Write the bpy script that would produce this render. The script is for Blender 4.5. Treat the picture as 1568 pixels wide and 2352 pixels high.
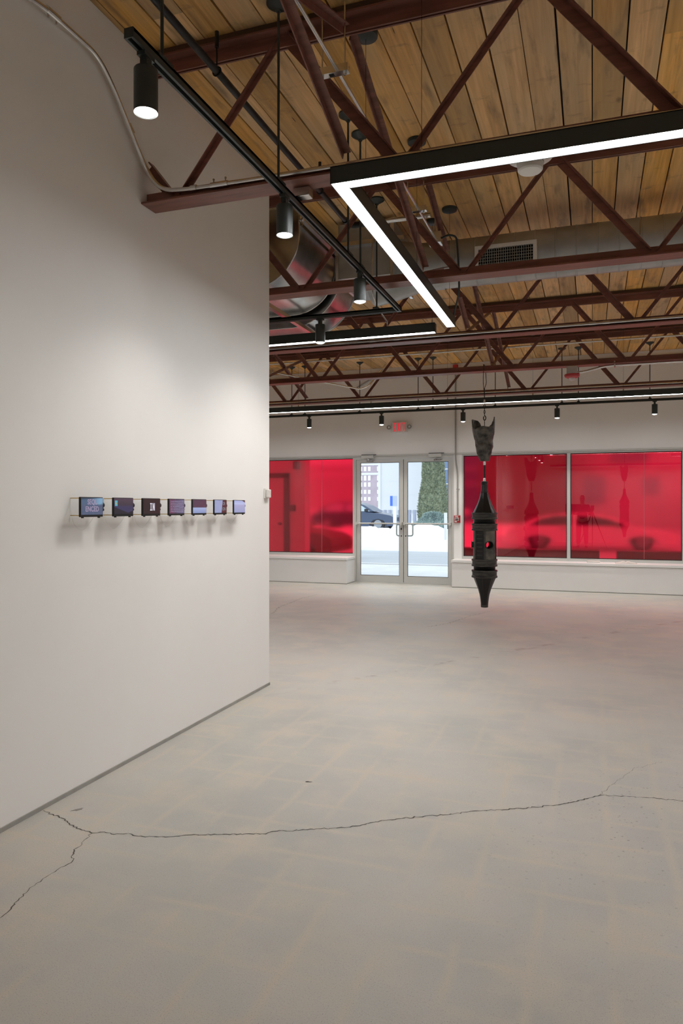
import bpy, math, random
from mathutils import Vector, Matrix
from mathutils import noise as mn
random.seed(7)
PI = math.pi
for _o in list(bpy.data.objects):
    bpy.data.objects.remove(_o, do_unlink=True)
SC = bpy.context.scene
COL = SC.collection

# ------------------------------------------------------------------ camera
F_PX, CX, HY, EYE = 1660.0, 784.0, 1165.0, 1.35
YAW = math.atan(576.0 / F_PX)
cd = bpy.data.cameras.new('camera')
cam = bpy.data.objects.new('camera', cd)
COL.objects.link(cam)
cam.location = (0, 0, EYE)
cam.rotation_euler = (PI / 2, 0, YAW)
cd.sensor_fit = 'VERTICAL'
cd.sensor_height = 36.0
cd.lens = 36.0 * F_PX / 2352.0
cd.shift_y = (HY - 1176.0) / 2352.0
cd.clip_start = 0.02
cd.clip_end = 500
SC.camera = cam

# ------------------------------------------------------------------ world, exposure
W = bpy.data.worlds.new('overcast')
SC.world = W
W.use_nodes = True
wn = W.node_tree.nodes
wn['Background'].inputs['Color'].default_value = (0.87, 0.93, 1.0, 1)
wn['Background'].inputs['Strength'].default_value = 1.32
SC.view_settings.view_transform = 'Standard'
SC.view_settings.look = 'None'
SC.view_settings.gamma = 1.0
SC.view_settings.exposure = 0.50
SC.view_settings.use_curve_mapping = False
try:
    SC.cycles.max_bounces = 12
    SC.cycles.diffuse_bounces = 6
    SC.cycles.glossy_bounces = 5
    SC.cycles.transmission_bounces = 8
    SC.cycles.sample_clamp_indirect = 6.0
except Exception:
    pass
STRIP_W = 24.5      # radiance of the linear lamps' diffusers
SPOT_W = 22.0       # watts of a track spot
FAR_SPOT_W = 48.0
LAMP_COL = (0.965, 0.985, 0.995)

# ------------------------------------------------------------------ materials
def nd(t, typ, **kw):
    n = t.nodes.new(typ)
    for k, v in kw.items():
        setattr(n, k, v)
    return n

def mth(t, op, a, b=None, c=None, clamp=False):
    n = t.nodes.new('ShaderNodeMath'); n.operation = op; n.use_clamp = clamp
    for i, x in enumerate((a, b, c)):
        if x is None: continue
        if isinstance(x, (int, float)): n.inputs[i].default_value = x
        else: t.links.new(x, n.inputs[i])
    return n.outputs[0]

def mixc(t, fac, a, b, mode='MIX'):
    n = t.nodes.new('ShaderNodeMix'); n.data_type = 'RGBA'; n.blend_type = mode
    for s, x in ((n.inputs['Factor'], fac), (n.inputs[6], a), (n.inputs[7], b)):
        if isinstance(x, (int, float)): s.default_value = x
        elif isinstance(x, tuple): s.default_value = (*x[:3], 1)
        else: t.links.new(x, s)
    return n.outputs[2]

def noise(t, vec, scale, detail=4.0, rough=0.55, dist=0.0):
    n = nd(t, 'ShaderNodeTexNoise')
    n.inputs['Scale'].default_value = scale; n.inputs['Detail'].default_value = detail
    n.inputs['Roughness'].default_value = rough; n.inputs['Distortion'].default_value = dist
    if vec is not None: t.links.new(vec, n.inputs['Vector'])
    return n.outputs[0]

def ramp(t, fac, stops):
    n = nd(t, 'ShaderNodeValToRGB')
    el = n.color_ramp.elements
    while len(el) < len(stops): el.new(0.5)
    for e, (p, c) in zip(el, stops):
        e.position = p
        e.color = (*c, 1) if isinstance(c, tuple) else (c, c, c, 1)
    t.links.new(fac, n.inputs[0])
    return n.outputs[0]

def mapping(t, vec, scale):
    n = nd(t, 'ShaderNodeMapping')
    n.inputs['Scale'].default_value = scale
    t.links.new(vec, n.inputs['Vector'])
    return n.outputs[0]

def base(name):
    m = bpy.data.materials.new(name); m.use_nodes = True
    return m, m.node_tree, m.node_tree.nodes['Principled BSDF']

def mat(name, col, rough=0.5, metal=0.0, var=0.0, vscale=8.0, bump=0.0, spec=0.5, col2=None, stretch=None):
    m, t, p = base(name)
    p.inputs['Base Color'].default_value = (*col, 1)
    p.inputs['Roughness'].default_value = rough
    p.inputs['Metallic'].default_value = metal
    p.inputs['Specular IOR Level'].default_value = spec
    if var or bump or col2:
        tc = nd(t, 'ShaderNodeTexCoord')
        v = tc.outputs['Object']
        if stretch: v = mapping(t, v, stretch)
        n = noise(t, v, vscale)
        c2 = col2 if col2 else tuple(max(0, c * (1 - var)) for c in col)
        t.links.new(mixc(t, ramp(t, n, [(0.35, 0.0), (0.65, 1.0)]), col, c2), p.inputs['Base Color'])
        if bump:
            b = nd(t, 'ShaderNodeBump'); b.inputs['Strength'].default_value = bump
            b.inputs['Distance'].default_value = 0.01
            t.links.new(n, b.inputs['Height']); t.links.new(b.outputs[0], p.inputs['Normal'])
    return m

def emis(name, col, s):
    m, t, p = base(name)
    p.inputs['Base Color'].default_value = (0.02, 0.02, 0.02, 1)
    p.inputs['Emission Color'].default_value = (*col, 1)
    p.inputs['Emission Strength'].default_value = s
    p.inputs['Roughness'].default_value = 0.3
    return m

def screen_mat(name, build, s=0.68):
    m, t, p = base(name)
    p.inputs['Base Color'].default_value = (0.01, 0.01, 0.012, 1)
    p.inputs['Roughness'].default_value = 0.15
    tc = nd(t, 'ShaderNodeTexCoord')
    sx = nd(t, 'ShaderNodeSeparateXYZ'); t.links.new(tc.outputs['Object'], sx.inputs[0])
    # the screen lies in the tablet's local YZ plane: u runs 0..1 along +Y, v 0..1 up
    u = mth(t, 'MULTIPLY_ADD', sx.outputs['Y'], 1 / 0.155, 0.5)
    v = mth(t, 'MULTIPLY_ADD', sx.outputs['Z'], 1 / 0.080, 0.47)
    t.links.new(build(t, u, v, tc.outputs['Object']), p.inputs['Emission Color'])
    p.inputs['Emission Strength'].default_value = s
    return m

M = {}
M['paint'] = mat('wall_paint', (0.88, 0.876, 0.862), 0.6, var=0.025, vscale=1.3, spec=0.3)
M['bench'] = mat('bench_paint', (0.83, 0.82, 0.805), 0.5, var=0.03, vscale=3, spec=0.35)
M['steel'] = mat('red_oxide_steel', (0.225, 0.090, 0.064), 0.42, var=0.35, vscale=9, bump=0.06, spec=0.45, stretch=(0.4, 3, 3))
M['nailer'] = mat('nailer_wood', (0.10, 0.055, 0.028), 0.7, var=0.4, vscale=6, stretch=(0.5, 4, 4))
M['black'] = mat('black_metal', (0.028, 0.035, 0.033), 0.42, spec=0.5)
M['blackm'] = mat('black_matte', (0.008, 0.008, 0.008), 0.7)
M['iron'] = mat('black_iron_pipe', (0.030, 0.030, 0.031), 0.35, metal=0.5, var=0.4, vscale=14)
M['duct'] = mat('dull_galvanized', (0.46, 0.47, 0.465), 0.36, metal=0.55, var=0.2, vscale=5, bump=0.03)
M['galv'] = mat('galvanized_sheet', (0.66, 0.67, 0.665), 0.25, metal=1.0, var=0.30, vscale=5, bump=0.03)
M['emt'] = mat('conduit_steel', (0.78, 0.78, 0.77), 0.24, metal=1.0, var=0.1, vscale=20)
M['alu'] = mat('anodized_aluminium', (0.58, 0.578, 0.555), 0.45, metal=0.1, var=0.05, vscale=4)
M['aludark'] = mat('dark_aluminium', (0.05, 0.05, 0.05), 0.5)  # near black tone for door gaskets, weather strip and closer covers
M['trimgrey'] = mat('grey_floor_trim', (0.36, 0.355, 0.33), 0.5, var=0.15, vscale=10)
M['white'] = mat('white_plastic', (0.72, 0.71, 0.68), 0.4)
M['red'] = mat('red_plastic', (0.42, 0.025, 0.03), 0.4)
M['brass'] = mat('brass_rod', (0.50, 0.36, 0.15), 0.3, metal=1.0)
M['chrome'] = mat('chrome', (0.6, 0.6, 0.6), 0.2, metal=1.0)
M['rubber'] = mat('black_rubber', (0.008, 0.008, 0.0075), 0.30, spec=0.5, var=0.3, vscale=30)
M['cast'] = mat('weathered_black_plastic', (0.060, 0.055, 0.045), 0.45, col2=(0.016, 0.015, 0.014), vscale=16, bump=0.05, stretch=(1, 1, 2.5))
M['panel'] = mat('scuffed_metal_panel', (0.022, 0.021, 0.018), 0.42, col2=(0.17, 0.155, 0.125), vscale=6, bump=0.05)
M['bronze'] = mat('dark_bronze', (0.009, 0.008, 0.007), 0.38, col2=(0.13, 0.115, 0.095), vscale=14, bump=0.9, spec=0.5)
M['clear'] = mat('clear_plastic', (0.6, 0.58, 0.56), 0.15)
M['diff'] = emis('lamp_diffuser', LAMP_COL, STRIP_W)
M['lens'] = emis('spot_lens', (1.0, 0.97, 0.93), 14.0)
M['exitred'] = emis('exit_letters_red', (0.9, 0.03, 0.05), 0.5)
M['paper'] = mat('paper', (0.78, 0.74, 0.70), 0.7)
M['cover'] = mat('book_cover', (0.60, 0.50, 0.46), 0.6)
M['glyph'] = mat('screen_white', (0.7, 0.7, 0.72), 0.6)

def concrete():
    m, t, p = base('polished_concrete')
    tc = nd(t, 'ShaderNodeTexCoord'); P = tc.outputs['Object']
    sx = nd(t, 'ShaderNodeSeparateXYZ'); t.links.new(P, sx.inputs[0])
    X, Y = sx.outputs['X'], sx.outputs['Y']
    col = mixc(t, ramp(t, noise(t, P, 0.9, 6), [(0.40, 0.0), (0.60, 1.0)]), (0.530, 0.510, 0.470), (0.452, 0.445, 0.416))
    col = mixc(t, ramp(t, noise(t, P, 3.2, 5), [(0.46, 0.0), (0.66, 0.8)]), col, (0.565, 0.512, 0.435))
    # warm ghost lines of removed nine inch tiles
    wob = noise(t, P, 2.2, 3)
    lines = None
    for axis, off in ((X, 0.055), (Y, 0.02)):
        a = mth(t, 'ADD', axis, mth(t, 'MULTIPLY_ADD', wob, 0.05, -0.025 + off))
        f = mth(t, 'FRACT', mth(t, 'DIVIDE', a, 0.2286))
        d = mth(t, 'MULTIPLY', mth(t, 'ABSOLUTE', mth(t, 'SUBTRACT', f, 0.5)), 0.2286)
        k = mth(t, 'SUBTRACT', 1.0, mth(t, 'DIVIDE', d, 0.024), clamp=True)
        k = mth(t, 'POWER', k, 0.7)
        k = mth(t, 'MULTIPLY', k, ramp(t, noise(t, mapping(t, P, (1.0, 1.0, 1.0) if axis is X else (1.3, 1.3, 2.0)), 1.9, 4), [(0.40, 0.0), (0.56, 1.0)]))
        lines = k if lines is None else mth(t, 'MAXIMUM', lines, k)
    near = mth(t, 'MULTIPLY_ADD', Y, -0.13, 1.25, clamp=True)
    lines = mth(t, 'MULTIPLY', mth(t, 'MULTIPLY', lines, near), 0.78)
    col = mixc(t, lines, col, (0.58, 0.515, 0.425))
    # aggregate specks
    sp = ramp(t, noise(t, P, 260, 3, 0.7), [(0.30, 1.0), (0.44, 0.0)])
    col = mixc(t, mth(t, 'MULTIPLY', sp, 0.8), col, (0.22, 0.215, 0.20))
    col = mixc(t, mth(t, 'MULTIPLY', ramp(t, noise(t, P, 210, 3, 0.7), [(0.58, 0.0), (0.72, 1.0)]), 0.6), col, (0.60, 0.57, 0.51))
    vo = nd(t, 'ShaderNodeTexVoronoi'); vo.inputs['Scale'].default_value = 32
    t.links.new(P, vo.inputs['Vector'])
    dots = ramp(t, vo.outputs['Distance'], [(0.10, 1.0), (0.20, 0.0)])
    east = mth(t, 'MULTIPLY_ADD', X, 0.75, 0.55, clamp=True)
    band = mth(t, 'SUBTRACT', 1.0, mth(t, 'ABSOLUTE', mth(t, 'MULTIPLY_ADD', Y, 0.62, -2.0)), clamp=True)
    msk = mth(t, 'MULTIPLY', mth(t, 'MULTIPLY', east, band), ramp(t, noise(t, P, 4.5, 3), [(0.40, 0.0), (0.58, 1.0)]))
    col = mixc(t, mth(t, 'MULTIPLY', dots, mth(t, 'MULTIPLY', msk, 0.8)), col, (0.12, 0.115, 0.105))
    # broken streak of reddish paint marks crossing the floor
    dx, dy = 2.87, 4.20
    L = math.hypot(dx, dy); nx, ny = dy / L, -dx / L
    dist = mth(t, 'ADD', mth(t, 'MULTIPLY', mth(t, 'ADD', X, 2.16), nx), mth(t, 'MULTIPLY', mth(t, 'SUBTRACT', Y, 4.83), ny))
    dist = mth(t, 'ADD', dist, mth(t, 'MULTIPLY_ADD', noise(t, P, 1.6, 3), 0.16, -0.08))
    dk = mth(t, 'SUBTRACT', 1.0, mth(t, 'DIVIDE', mth(t, 'ABSOLUTE', dist), 0.06), clamp=True)
    dk = mth(t, 'MULTIPLY', dk, ramp(t, noise(t, P, 7, 4), [(0.50, 0.0), (0.62, 1.0)]))
    dk = mth(t, 'MULTIPLY', dk, mth(t, 'MULTIPLY_ADD', Y, 1.0, -4.6, clamp=True))
    col = mixc(t, mth(t, 'MULTIPLY', dk, 0.42), col, (0.20, 0.105, 0.085))
    t.links.new(col, p.inputs['Base Color'])
    rg = ramp(t, noise(t, P, 1.7, 4), [(0.3, 0.50), (0.7, 0.64)])
    t.links.new(rg, p.inputs['Roughness'])
    p.inputs['Specular IOR Level'].default_value = 0.35
    b = nd(t, 'ShaderNodeBump'); b.inputs['Strength'].default_value = 0.12; b.inputs['Distance'].default_value = 0.004
    t.links.new(noise(t, P, 120, 3), b.inputs['Height']); t.links.new(b.outputs[0], p.inputs['Normal'])
    return m

BOARD = 0.176
def ceiling_wood():
    m, t, p = base('ceiling_planks')
    tc = nd(t, 'ShaderNodeTexCoord'); P = tc.outputs['Object']
    sx = nd(t, 'ShaderNodeSeparateXYZ'); t.links.new(P, sx.inputs[0])
    X, Y = sx.outputs['X'], sx.outputs['Y']
    idx = mth(t, 'FLOOR', mth(t, 'DIVIDE', X, BOARD))
    wn1 = nd(t, 'ShaderNodeTexWhiteNoise'); wn1.noise_dimensions = '1D'; t.links.new(idx, wn1.inputs['W'])
    r1 = wn1.outputs['Value']
    seg = mth(t, 'FLOOR', mth(t, 'DIVIDE', mth(t, 'MULTIPLY_ADD', r1, 3.6, Y), 3.66))
    wn2 = nd(t, 'ShaderNodeTexWhiteNoise'); wn2.noise_dimensions = '2D'
    cb = nd(t, 'ShaderNodeCombineXYZ'); t.links.new(idx, cb.inputs[0]); t.links.new(seg, cb.inputs[1])
    t.links.new(cb.outputs[0], wn2.inputs['Vector'])
    r2 = wn2.outputs['Value']
    # grain coordinates, shifted for every board
    c3 = nd(t, 'ShaderNodeCombineXYZ'); t.links.new(X, c3.inputs[0])
    t.links.new(mth(t, 'MULTIPLY_ADD', r2, 37.0, Y), c3.inputs[1]); t.links.new(mth(t, 'MULTIPLY', r2, 11.0), c3.inputs[2])
    G = c3.outputs[0]
    grain = noise(t, mapping(t, G, (34, 1.3, 1)), 1.0, 5, 0.6, 0.4)
    broad = noise(t, mapping(t, G, (5, 0.9, 1)), 1.0, 4)
    col = mixc(t, ramp(t, grain, [(0.32, 0.0), (0.70, 1.0)]), (0.78, 0.475, 0.195), (0.50, 0.28, 0.10))
    col = mixc(t, ramp(t, broad, [(0.42, 0.0), (0.66, 0.65)]), col, (0.50, 0.36, 0.195))
    tone = mth(t, 'MULTIPLY_ADD', r2, 0.50, 0.80)
    hs = nd(t, 'ShaderNodeHueSaturation'); t.links.new(col, hs.inputs['Color']); t.links.new(tone, hs.inputs['Value'])
    t.links.new(mth(t, 'MULTIPLY_ADD', r1, 0.26, 0.88), hs.inputs['Saturation'])
    col = hs.outputs['Color']
    stain = ramp(t, noise(t, mapping(t, G, (9.0, 1.6, 1)), 1.3, 6), [(0.55, 0.0), (0.72, 0.62)])
    col = mixc(t, stain, col, (0.15, 0.105, 0.07))
    cross = ramp(t, noise(t, mapping(t, G, (4.0, 9.0, 1)), 1.0, 5, 0.65), [(0.60, 0.0), (0.74, 0.5)])
    col = mixc(t, cross, col, (0.17, 0.115, 0.07))
    # scattered knots
    vo = nd(t, 'ShaderNodeTexVoronoi'); vo.inputs['Scale'].default_value = 1.0
    t.links.new(mapping(t, G, (6.0, 2.6, 1)), vo.inputs['Vector'])
    sk = nd(t, 'ShaderNodeSeparateColor'); t.links.new(vo.outputs['Color'], sk.inputs[0])
    km = mth(t, 'GREATER_THAN', sk.outputs[0], 0.74)
    kd = mth(t, 'ADD', vo.outputs['Distance'], mth(t, 'MULTIPLY_ADD', noise(t, mapping(t, G, (40, 12, 1)), 1.0, 2), 0.06, -0.03))
    kn = mth(t, 'MULTIPLY', km, ramp(t, kd, [(0.05, 1.0), (0.13, 0.0)]))
    col = mixc(t, mth(t, 'MULTIPLY', kn, 0.7), col, (0.13, 0.065, 0.03))
    # dark nail streaks running along the boards
    vn = nd(t, 'ShaderNodeTexVoronoi'); vn.inputs['Scale'].default_value = 1.0
    t.links.new(mapping(t, G, (13.0, 1.1, 1)), vn.inputs['Vector'])
    sn = nd(t, 'ShaderNodeSeparateColor'); t.links.new(vn.outputs['Color'], sn.inputs[0])
    nl = mth(t, 'MULTIPLY', mth(t, 'GREATER_THAN', sn.outputs[1], 0.66), ramp(t, vn.outputs['Distance'], [(0.028, 1.0), (0.046, 0.0)]))
    col = mixc(t, mth(t, 'MULTIPLY', nl, 0.92), col, (0.02, 0.015, 0.012))
    t.links.new(col, p.inputs['Base Color'])
    p.inputs['Roughness'].default_value = 0.6
    p.inputs['Specular IOR Level'].default_value = 0.3
    b = nd(t, 'ShaderNodeBump'); b.inputs['Strength'].default_value = 0.15; b.inputs['Distance'].default_value = 0.004
    t.links.new(grain, b.inputs['Height']); t.links.new(b.outputs[0], p.inputs['Normal'])
    return m

def clear_glass():
    m = bpy.data.materials.new('clear_door_glass'); m.use_nodes = True
    t = m.node_tree; t.nodes.clear()
    o = nd(t, 'ShaderNodeOutputMaterial'); mx = nd(t, 'ShaderNodeMixShader')
    tr = nd(t, 'ShaderNodeBsdfTransparent'); tr.inputs[0].default_value = (0.93, 0.96, 0.96, 1)
    gl = nd(t, 'ShaderNodeBsdfGlossy'); gl.inputs['Roughness'].default_value = 0.0
    fr = nd(t, 'ShaderNodeFresnel'); fr.inputs[0].default_value = 1.25
    t.links.new(fr.outputs[0], mx.inputs[0]); t.links.new(tr.outputs[0], mx.inputs[1]); t.links.new(gl.outputs[0], mx.inputs[2])
    t.links.new(mx.outputs[0], o.inputs[0])
    return m

def red_film():
    # glass with a frosted red film: blurs and reddens what lies behind, mirrors the room
    m = bpy.data.materials.new('frosted_red_film_glass'); m.use_nodes = True
    t = m.node_tree; t.nodes.clear()
    o = nd(t, 'ShaderNodeOutputMaterial'); mx = nd(t, 'ShaderNodeMixShader'); m2 = nd(t, 'ShaderNodeMixShader')
    rf = nd(t, 'ShaderNodeBsdfRefraction'); rf.inputs['Color'].default_value = (0.96, 0.14, 0.235, 1)
    rf.inputs['Roughness'].default_value = 0.105; rf.inputs['IOR'].default_value = 1.4
    df = nd(t, 'ShaderNodeBsdfTranslucent'); df.inputs[0].default_value = (0.75, 0.02, 0.07, 1)
    gl = nd(t, 'ShaderNodeBsdfGlossy'); gl.inputs['Roughness'].default_value = 0.0
    fr = nd(t, 'ShaderNodeFresnel'); fr.inputs[0].default_value = 1.85
    m2.inputs[0].default_value = 0.05
    t.links.new(rf.outputs[0], m2.inputs[1]); t.links.new(df.outputs[0], m2.inputs[2])
    t.links.new(fr.outputs[0], mx.inputs[0]); t.links.new(m2.outputs[0], mx.inputs[1]); t.links.new(gl.outputs[0], mx.inputs[2])
    t.links.new(mx.outputs[0], o.inputs[0])
    return m

M['floor'] = concrete()
M['wood'] = ceiling_wood()
M['glass'] = clear_glass()
M['film'] = red_film()
M['snow'] = mat('snow', (0.90, 0.91, 0.93), 0.7, var=0.06, vscale=3, bump=0.3)
M['asphalt'] = mat('salted_asphalt', (0.47, 0.49, 0.53), 0.7, var=0.12, vscale=1.2, stretch=(0.3, 2, 1))
M['walk'] = mat('snow_dusted_walk', (0.72, 0.73, 0.75), 0.7, var=0.1, vscale=2)
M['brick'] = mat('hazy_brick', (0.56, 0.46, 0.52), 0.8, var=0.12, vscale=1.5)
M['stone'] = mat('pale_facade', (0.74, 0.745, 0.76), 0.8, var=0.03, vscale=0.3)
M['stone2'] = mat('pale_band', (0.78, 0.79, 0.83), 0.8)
M['pane'] = mat('bright_pane', (0.95, 0.95, 0.98), 0.2)
M['paneblue'] = mat('blue_glass_facade', (0.17, 0.25, 0.42), 0.25)
M['needle'] = mat('evergreen', (0.42, 0.45, 0.30), 0.7, col2=(0.20, 0.245, 0.18), vscale=9)
M['juniper'] = mat('blue_juniper', (0.50, 0.60, 0.57), 0.7, col2=(0.27, 0.36, 0.36), vscale=7)
M['bark'] = mat('bark', (0.14, 0.10, 0.08), 0.9)
M['carblue'] = mat('blue_grey_car_paint', (0.07, 0.095, 0.16), 0.22, metal=0.2)
M['carwhite'] = mat('white_car_paint', (0.80, 0.78, 0.78), 0.2)
M['carglass'] = mat('car_glass', (0.50, 0.60, 0.70), 0.08)
M['cardark'] = mat('dark_car_glass', (0.012, 0.014, 0.016), 0.1)
M['tyre'] = mat('tyre', (0.03, 0.03, 0.035), 0.7)
M['rim'] = mat('wheel_rim', (0.30, 0.32, 0.36), 0.3, metal=0.8)
M['signblue'] = mat('sign_blue', (0.06, 0.17, 0.72), 0.5)
M['signpale'] = mat('sign_pale', (0.45, 0.52, 0.80), 0.5)
M['post'] = mat('white_post', (0.85, 0.87, 0.92), 0.5)
M['porch'] = mat('porch_wall', (0.50, 0.49, 0.48), 0.8)
M['midgrey'] = mat('mid_grey_facade', (0.66, 0.65, 0.66), 0.8, var=0.3, vscale=0.25)
M['porchdark'] = mat('porch_dark', (0.06, 0.06, 0.06), 0.6)
M['darkbrick'] = mat('dark_brick', (0.17, 0.12, 0.12), 0.8)
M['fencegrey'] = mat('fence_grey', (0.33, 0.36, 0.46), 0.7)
M['cloth'] = mat('dark_cloth', (0.015, 0.015, 0.018), 0.9)
M['skin'] = mat('skin', (0.50, 0.32, 0.25), 0.5)
M['hair'] = mat('dark_hair', (0.03, 0.02, 0.015), 0.6)

# ------------------------------------------------------------------ mesh builder
class MB:
    def __init__(s): s.v = []; s.f = []
    def add(s, vs, fs):
        n = len(s.v); s.v += [Vector(p) for p in vs]; s.f += [tuple(i + n for i in f) for f in fs]; return s
    def box(s, x0, x1, y0, y1, z0, z1):
        return s.add([(x0, y0, z0), (x1, y0, z0), (x1, y1, z0), (x0, y1, z0), (x0, y0, z1), (x1, y0, z1), (x1, y1, z1), (x0, y1, z1)],
                     [(3, 2, 1, 0), (4, 5, 6, 7), (0, 1, 5, 4), (1, 2, 6, 5), (2, 3, 7, 6), (3, 0, 4, 7)])
    def bar(s, p, q, w, h, side=(0, 0, 1), o1=0.0, o2=0.0):
        # bar p->q: w wide along 'side' made perpendicular, h along the third axis; o1,o2 shift it
        p, q = Vector(p), Vector(q); d = (q - p).normalized()
        a = Vector(side); a = (a - d * a.dot(d)).normalized(); b = d.cross(a)
        vs = []
        for c in (p, q):
            for i, j in ((-1, -1), (1, -1), (1, 1), (-1, 1)):
                vs.append(c + a * (o1 + i * w / 2) + b * (o2 + j * h / 2))
        return s.add(vs, [(3, 2, 1, 0), (4, 5, 6, 7), (0, 1, 5, 4), (1, 2, 6, 5), (2, 3, 7, 6), (3, 0, 4, 7)])
    def tube(s, pts, r, seg=12, cap=True):
        pts = [Vector(p) for p in pts]; n = len(pts); vs = []; fs = []
        d0 = (pts[1] - pts[0]).normalized()
        a = d0.orthogonal().normalized()
        rs = r if isinstance(r, (list, tuple)) else [r] * n
        for i, p in enumerate(pts):
            d = (pts[min(i + 1, n - 1)] - pts[max(i - 1, 0)]).normalized()
            a = (a - d * a.dot(d)).normalized(); b = d.cross(a)
            for k in range(seg):
                t = 2 * PI * k / seg
                vs.append(p + (a * math.cos(t) + b * math.sin(t)) * rs[i])
        for i in range(n - 1):
            for k in range(seg):
                k2 = (k + 1) % seg
                fs.append((i * seg + k, i * seg + k2, (i + 1) * seg + k2, (i + 1) * seg + k))
        if cap:
            fs.append(tuple(reversed(range(seg)))); fs.append(tuple((n - 1) * seg + k for k in range(seg)))
        return s.add(vs, fs)
    def lathe(s, prof, c=(0, 0, 0), seg=32, axis='Z', cap=True):
        vs = []; fs = []; n = len(prof)
        for r, z in prof:
            for k in range(seg):
                t = 2 * PI * k / seg; x, y = r * math.cos(t), r * math.sin(t)
                p = {'Z': (x, y, z), 'X': (z, x, y), 'Y': (y, z, x)}[axis]
                vs.append((p[0] + c[0], p[1] + c[1], p[2] + c[2]))
        for i in range(n - 1):
            for k in range(seg):
                k2 = (k + 1) % seg
                fs.append((i * seg + k, i * seg + k2, (i + 1) * seg + k2, (i + 1) * seg + k))
        if cap:
            fs.append(tuple(reversed(range(seg)))); fs.append(tuple((n - 1) * seg + k for k in range(seg)))
        return s.add(vs, fs)
    def prism(s, poly, a0, a1, axis='Y'):
        n = len(poly); vs = []
        for a in (a0, a1):
            for u, w in poly:
                vs.append({'Y': (u, a, w), 'X': (a, u, w), 'Z': (u, w, a)}[axis])
        fs = [tuple(range(n)), tuple(reversed(range(n, 2 * n)))]
        for i in range(n):
            j = (i + 1) % n
            fs.append((i, i + n, j + n, j))
        return s.add(vs, fs)
    def sphere(s, c, r, seg=16, ring=10, sc=(1, 1, 1)):
        vs = []; fs = []
        for i in range(ring + 1):
            ph = PI * i / ring
            for k in range(seg):
                t = 2 * PI * k / seg
                vs.append((c[0] + r * sc[0] * math.sin(ph) * math.cos(t), c[1] + r * sc[1] * math.sin(ph) * math.sin(t), c[2] + r * sc[2] * math.cos(ph)))
        for i in range(ring):
            for k in range(seg):
                k2 = (k + 1) % seg
                fs.append((i * seg + k, (i + 1) * seg + k, (i + 1) * seg + k2, i * seg + k2))
        return s.add(vs, fs)
    def mesh(s, name, material, off=Vector((0, 0, 0)), smooth=True, angle=32):
        me = bpy.data.meshes.new(name)
        me.from_pydata([v - off for v in s.v], [], s.f)
        me.validate(); me.update()
        import bmesh
        bm = bmesh.new(); bm.from_mesh(me)
        bmesh.ops.recalc_face_normals(bm, faces=bm.faces)
        bm.to_mesh(me); bm.free()
        me.materials.append(material)
        if smooth:
            me.polygons.foreach_set('use_smooth', [True] * len(me.polygons))
            me.set_sharp_from_angle(angle=math.radians(angle))
        return me
    def build(s, name, material, parent=None, smooth=True, bevel=0.0, angle=32, origin=None):
        if parent is not None:
            off = Vector(parent.get('_o', (0, 0, 0)))
        elif origin is not None:
            off = Vector(origin)
        else:
            xs = [v.x for v in s.v]; ys = [v.y for v in s.v]; zs = [v.z for v in s.v]
            off = Vector(((min(xs) + max(xs)) / 2, (min(ys) + max(ys)) / 2, min(zs)))
        o = bpy.data.objects.new(name, s.mesh(name, material, off, smooth, angle))
        COL.objects.link(o)
        if parent is not None:
            o.parent = parent
            o['_o'] = tuple(off)
        else:
            o.location = off; o['_o'] = tuple(off)
        if bevel:
            b = o.modifiers.new('bevel', 'BEVEL'); b.width = bevel; b.segments = 2; b.limit_method = 'ANGLE'
        return o

def thing(name, loc, label, cat, group=None, rot=0.0):
    o = bpy.data.objects.new(name, None); COL.objects.link(o)
    o.location = loc; o.rotation_euler = (0, 0, rot); o.empty_display_size = 0.1
    o['_o'] = tuple(loc)
    return tag(o, label, cat, group)

def tag(o, label=None, cat=None, group=None, kind=None):
    if label: o['label'] = label
    if cat: o['category'] = cat
    if group: o['group'] = group
    if kind: o['kind'] = kind
    return o

def struct(o, label=None, cat=None):
    return tag(o, label, cat, None, 'structure')

def dup(root, loc, rot=None, label=None, group=None):
    r = root.copy(); COL.objects.link(r); r.location = loc
    if rot is not None: r.rotation_euler = (0, 0, rot)
    if label: r['label'] = label
    if group: r['group'] = group
    for ch in list(root.children):
        c = ch.copy(); COL.objects.link(c); c.parent = r
        for g in list(ch.children):
            d = g.copy(); COL.objects.link(d); d.parent = c
    return r

def text_mesh(body, size, sx=1.0, bold=0.0, font_shear=0.0):
    cu = bpy.data.curves.new('t', 'FONT'); cu.body = body; cu.size = size
    cu.align_x = 'CENTER'; cu.align_y = 'CENTER'; cu.offset = bold; cu.extrude = 0.0004
    cu.resolution_u = 4; cu.space_line = 0.95
    o = bpy.data.objects.new('t', cu); COL.objects.link(o)
    dg = bpy.context.evaluated_depsgraph_get(); dg.update()
    me = bpy.data.meshes.new_from_object(o.evaluated_get(dg))
    vs = [(v.co.x * sx, v.co.y, v.co.z) for v in me.vertices]; fs = [tuple(p.vertices) for p in me.polygons]
    bpy.data.objects.remove(o, do_unlink=True); bpy.data.meshes.remove(me); bpy.data.curves.remove(cu)
    return vs, fs

def arc(c, r, a0, a1, n, plane):
    out = []
    for i in range(n + 1):
        a = math.radians(a0 + (a1 - a0) * i / n)
        u, v = r * math.cos(a), r * math.sin(a)
        out.append({'XZ': (c[0] + u, c[1], c[2] + v), 'YZ': (c[0], c[1] + u, c[2] + v), 'XY': (c[0] + u, c[1] + v, c[2])}[plane])
    return out

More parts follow.
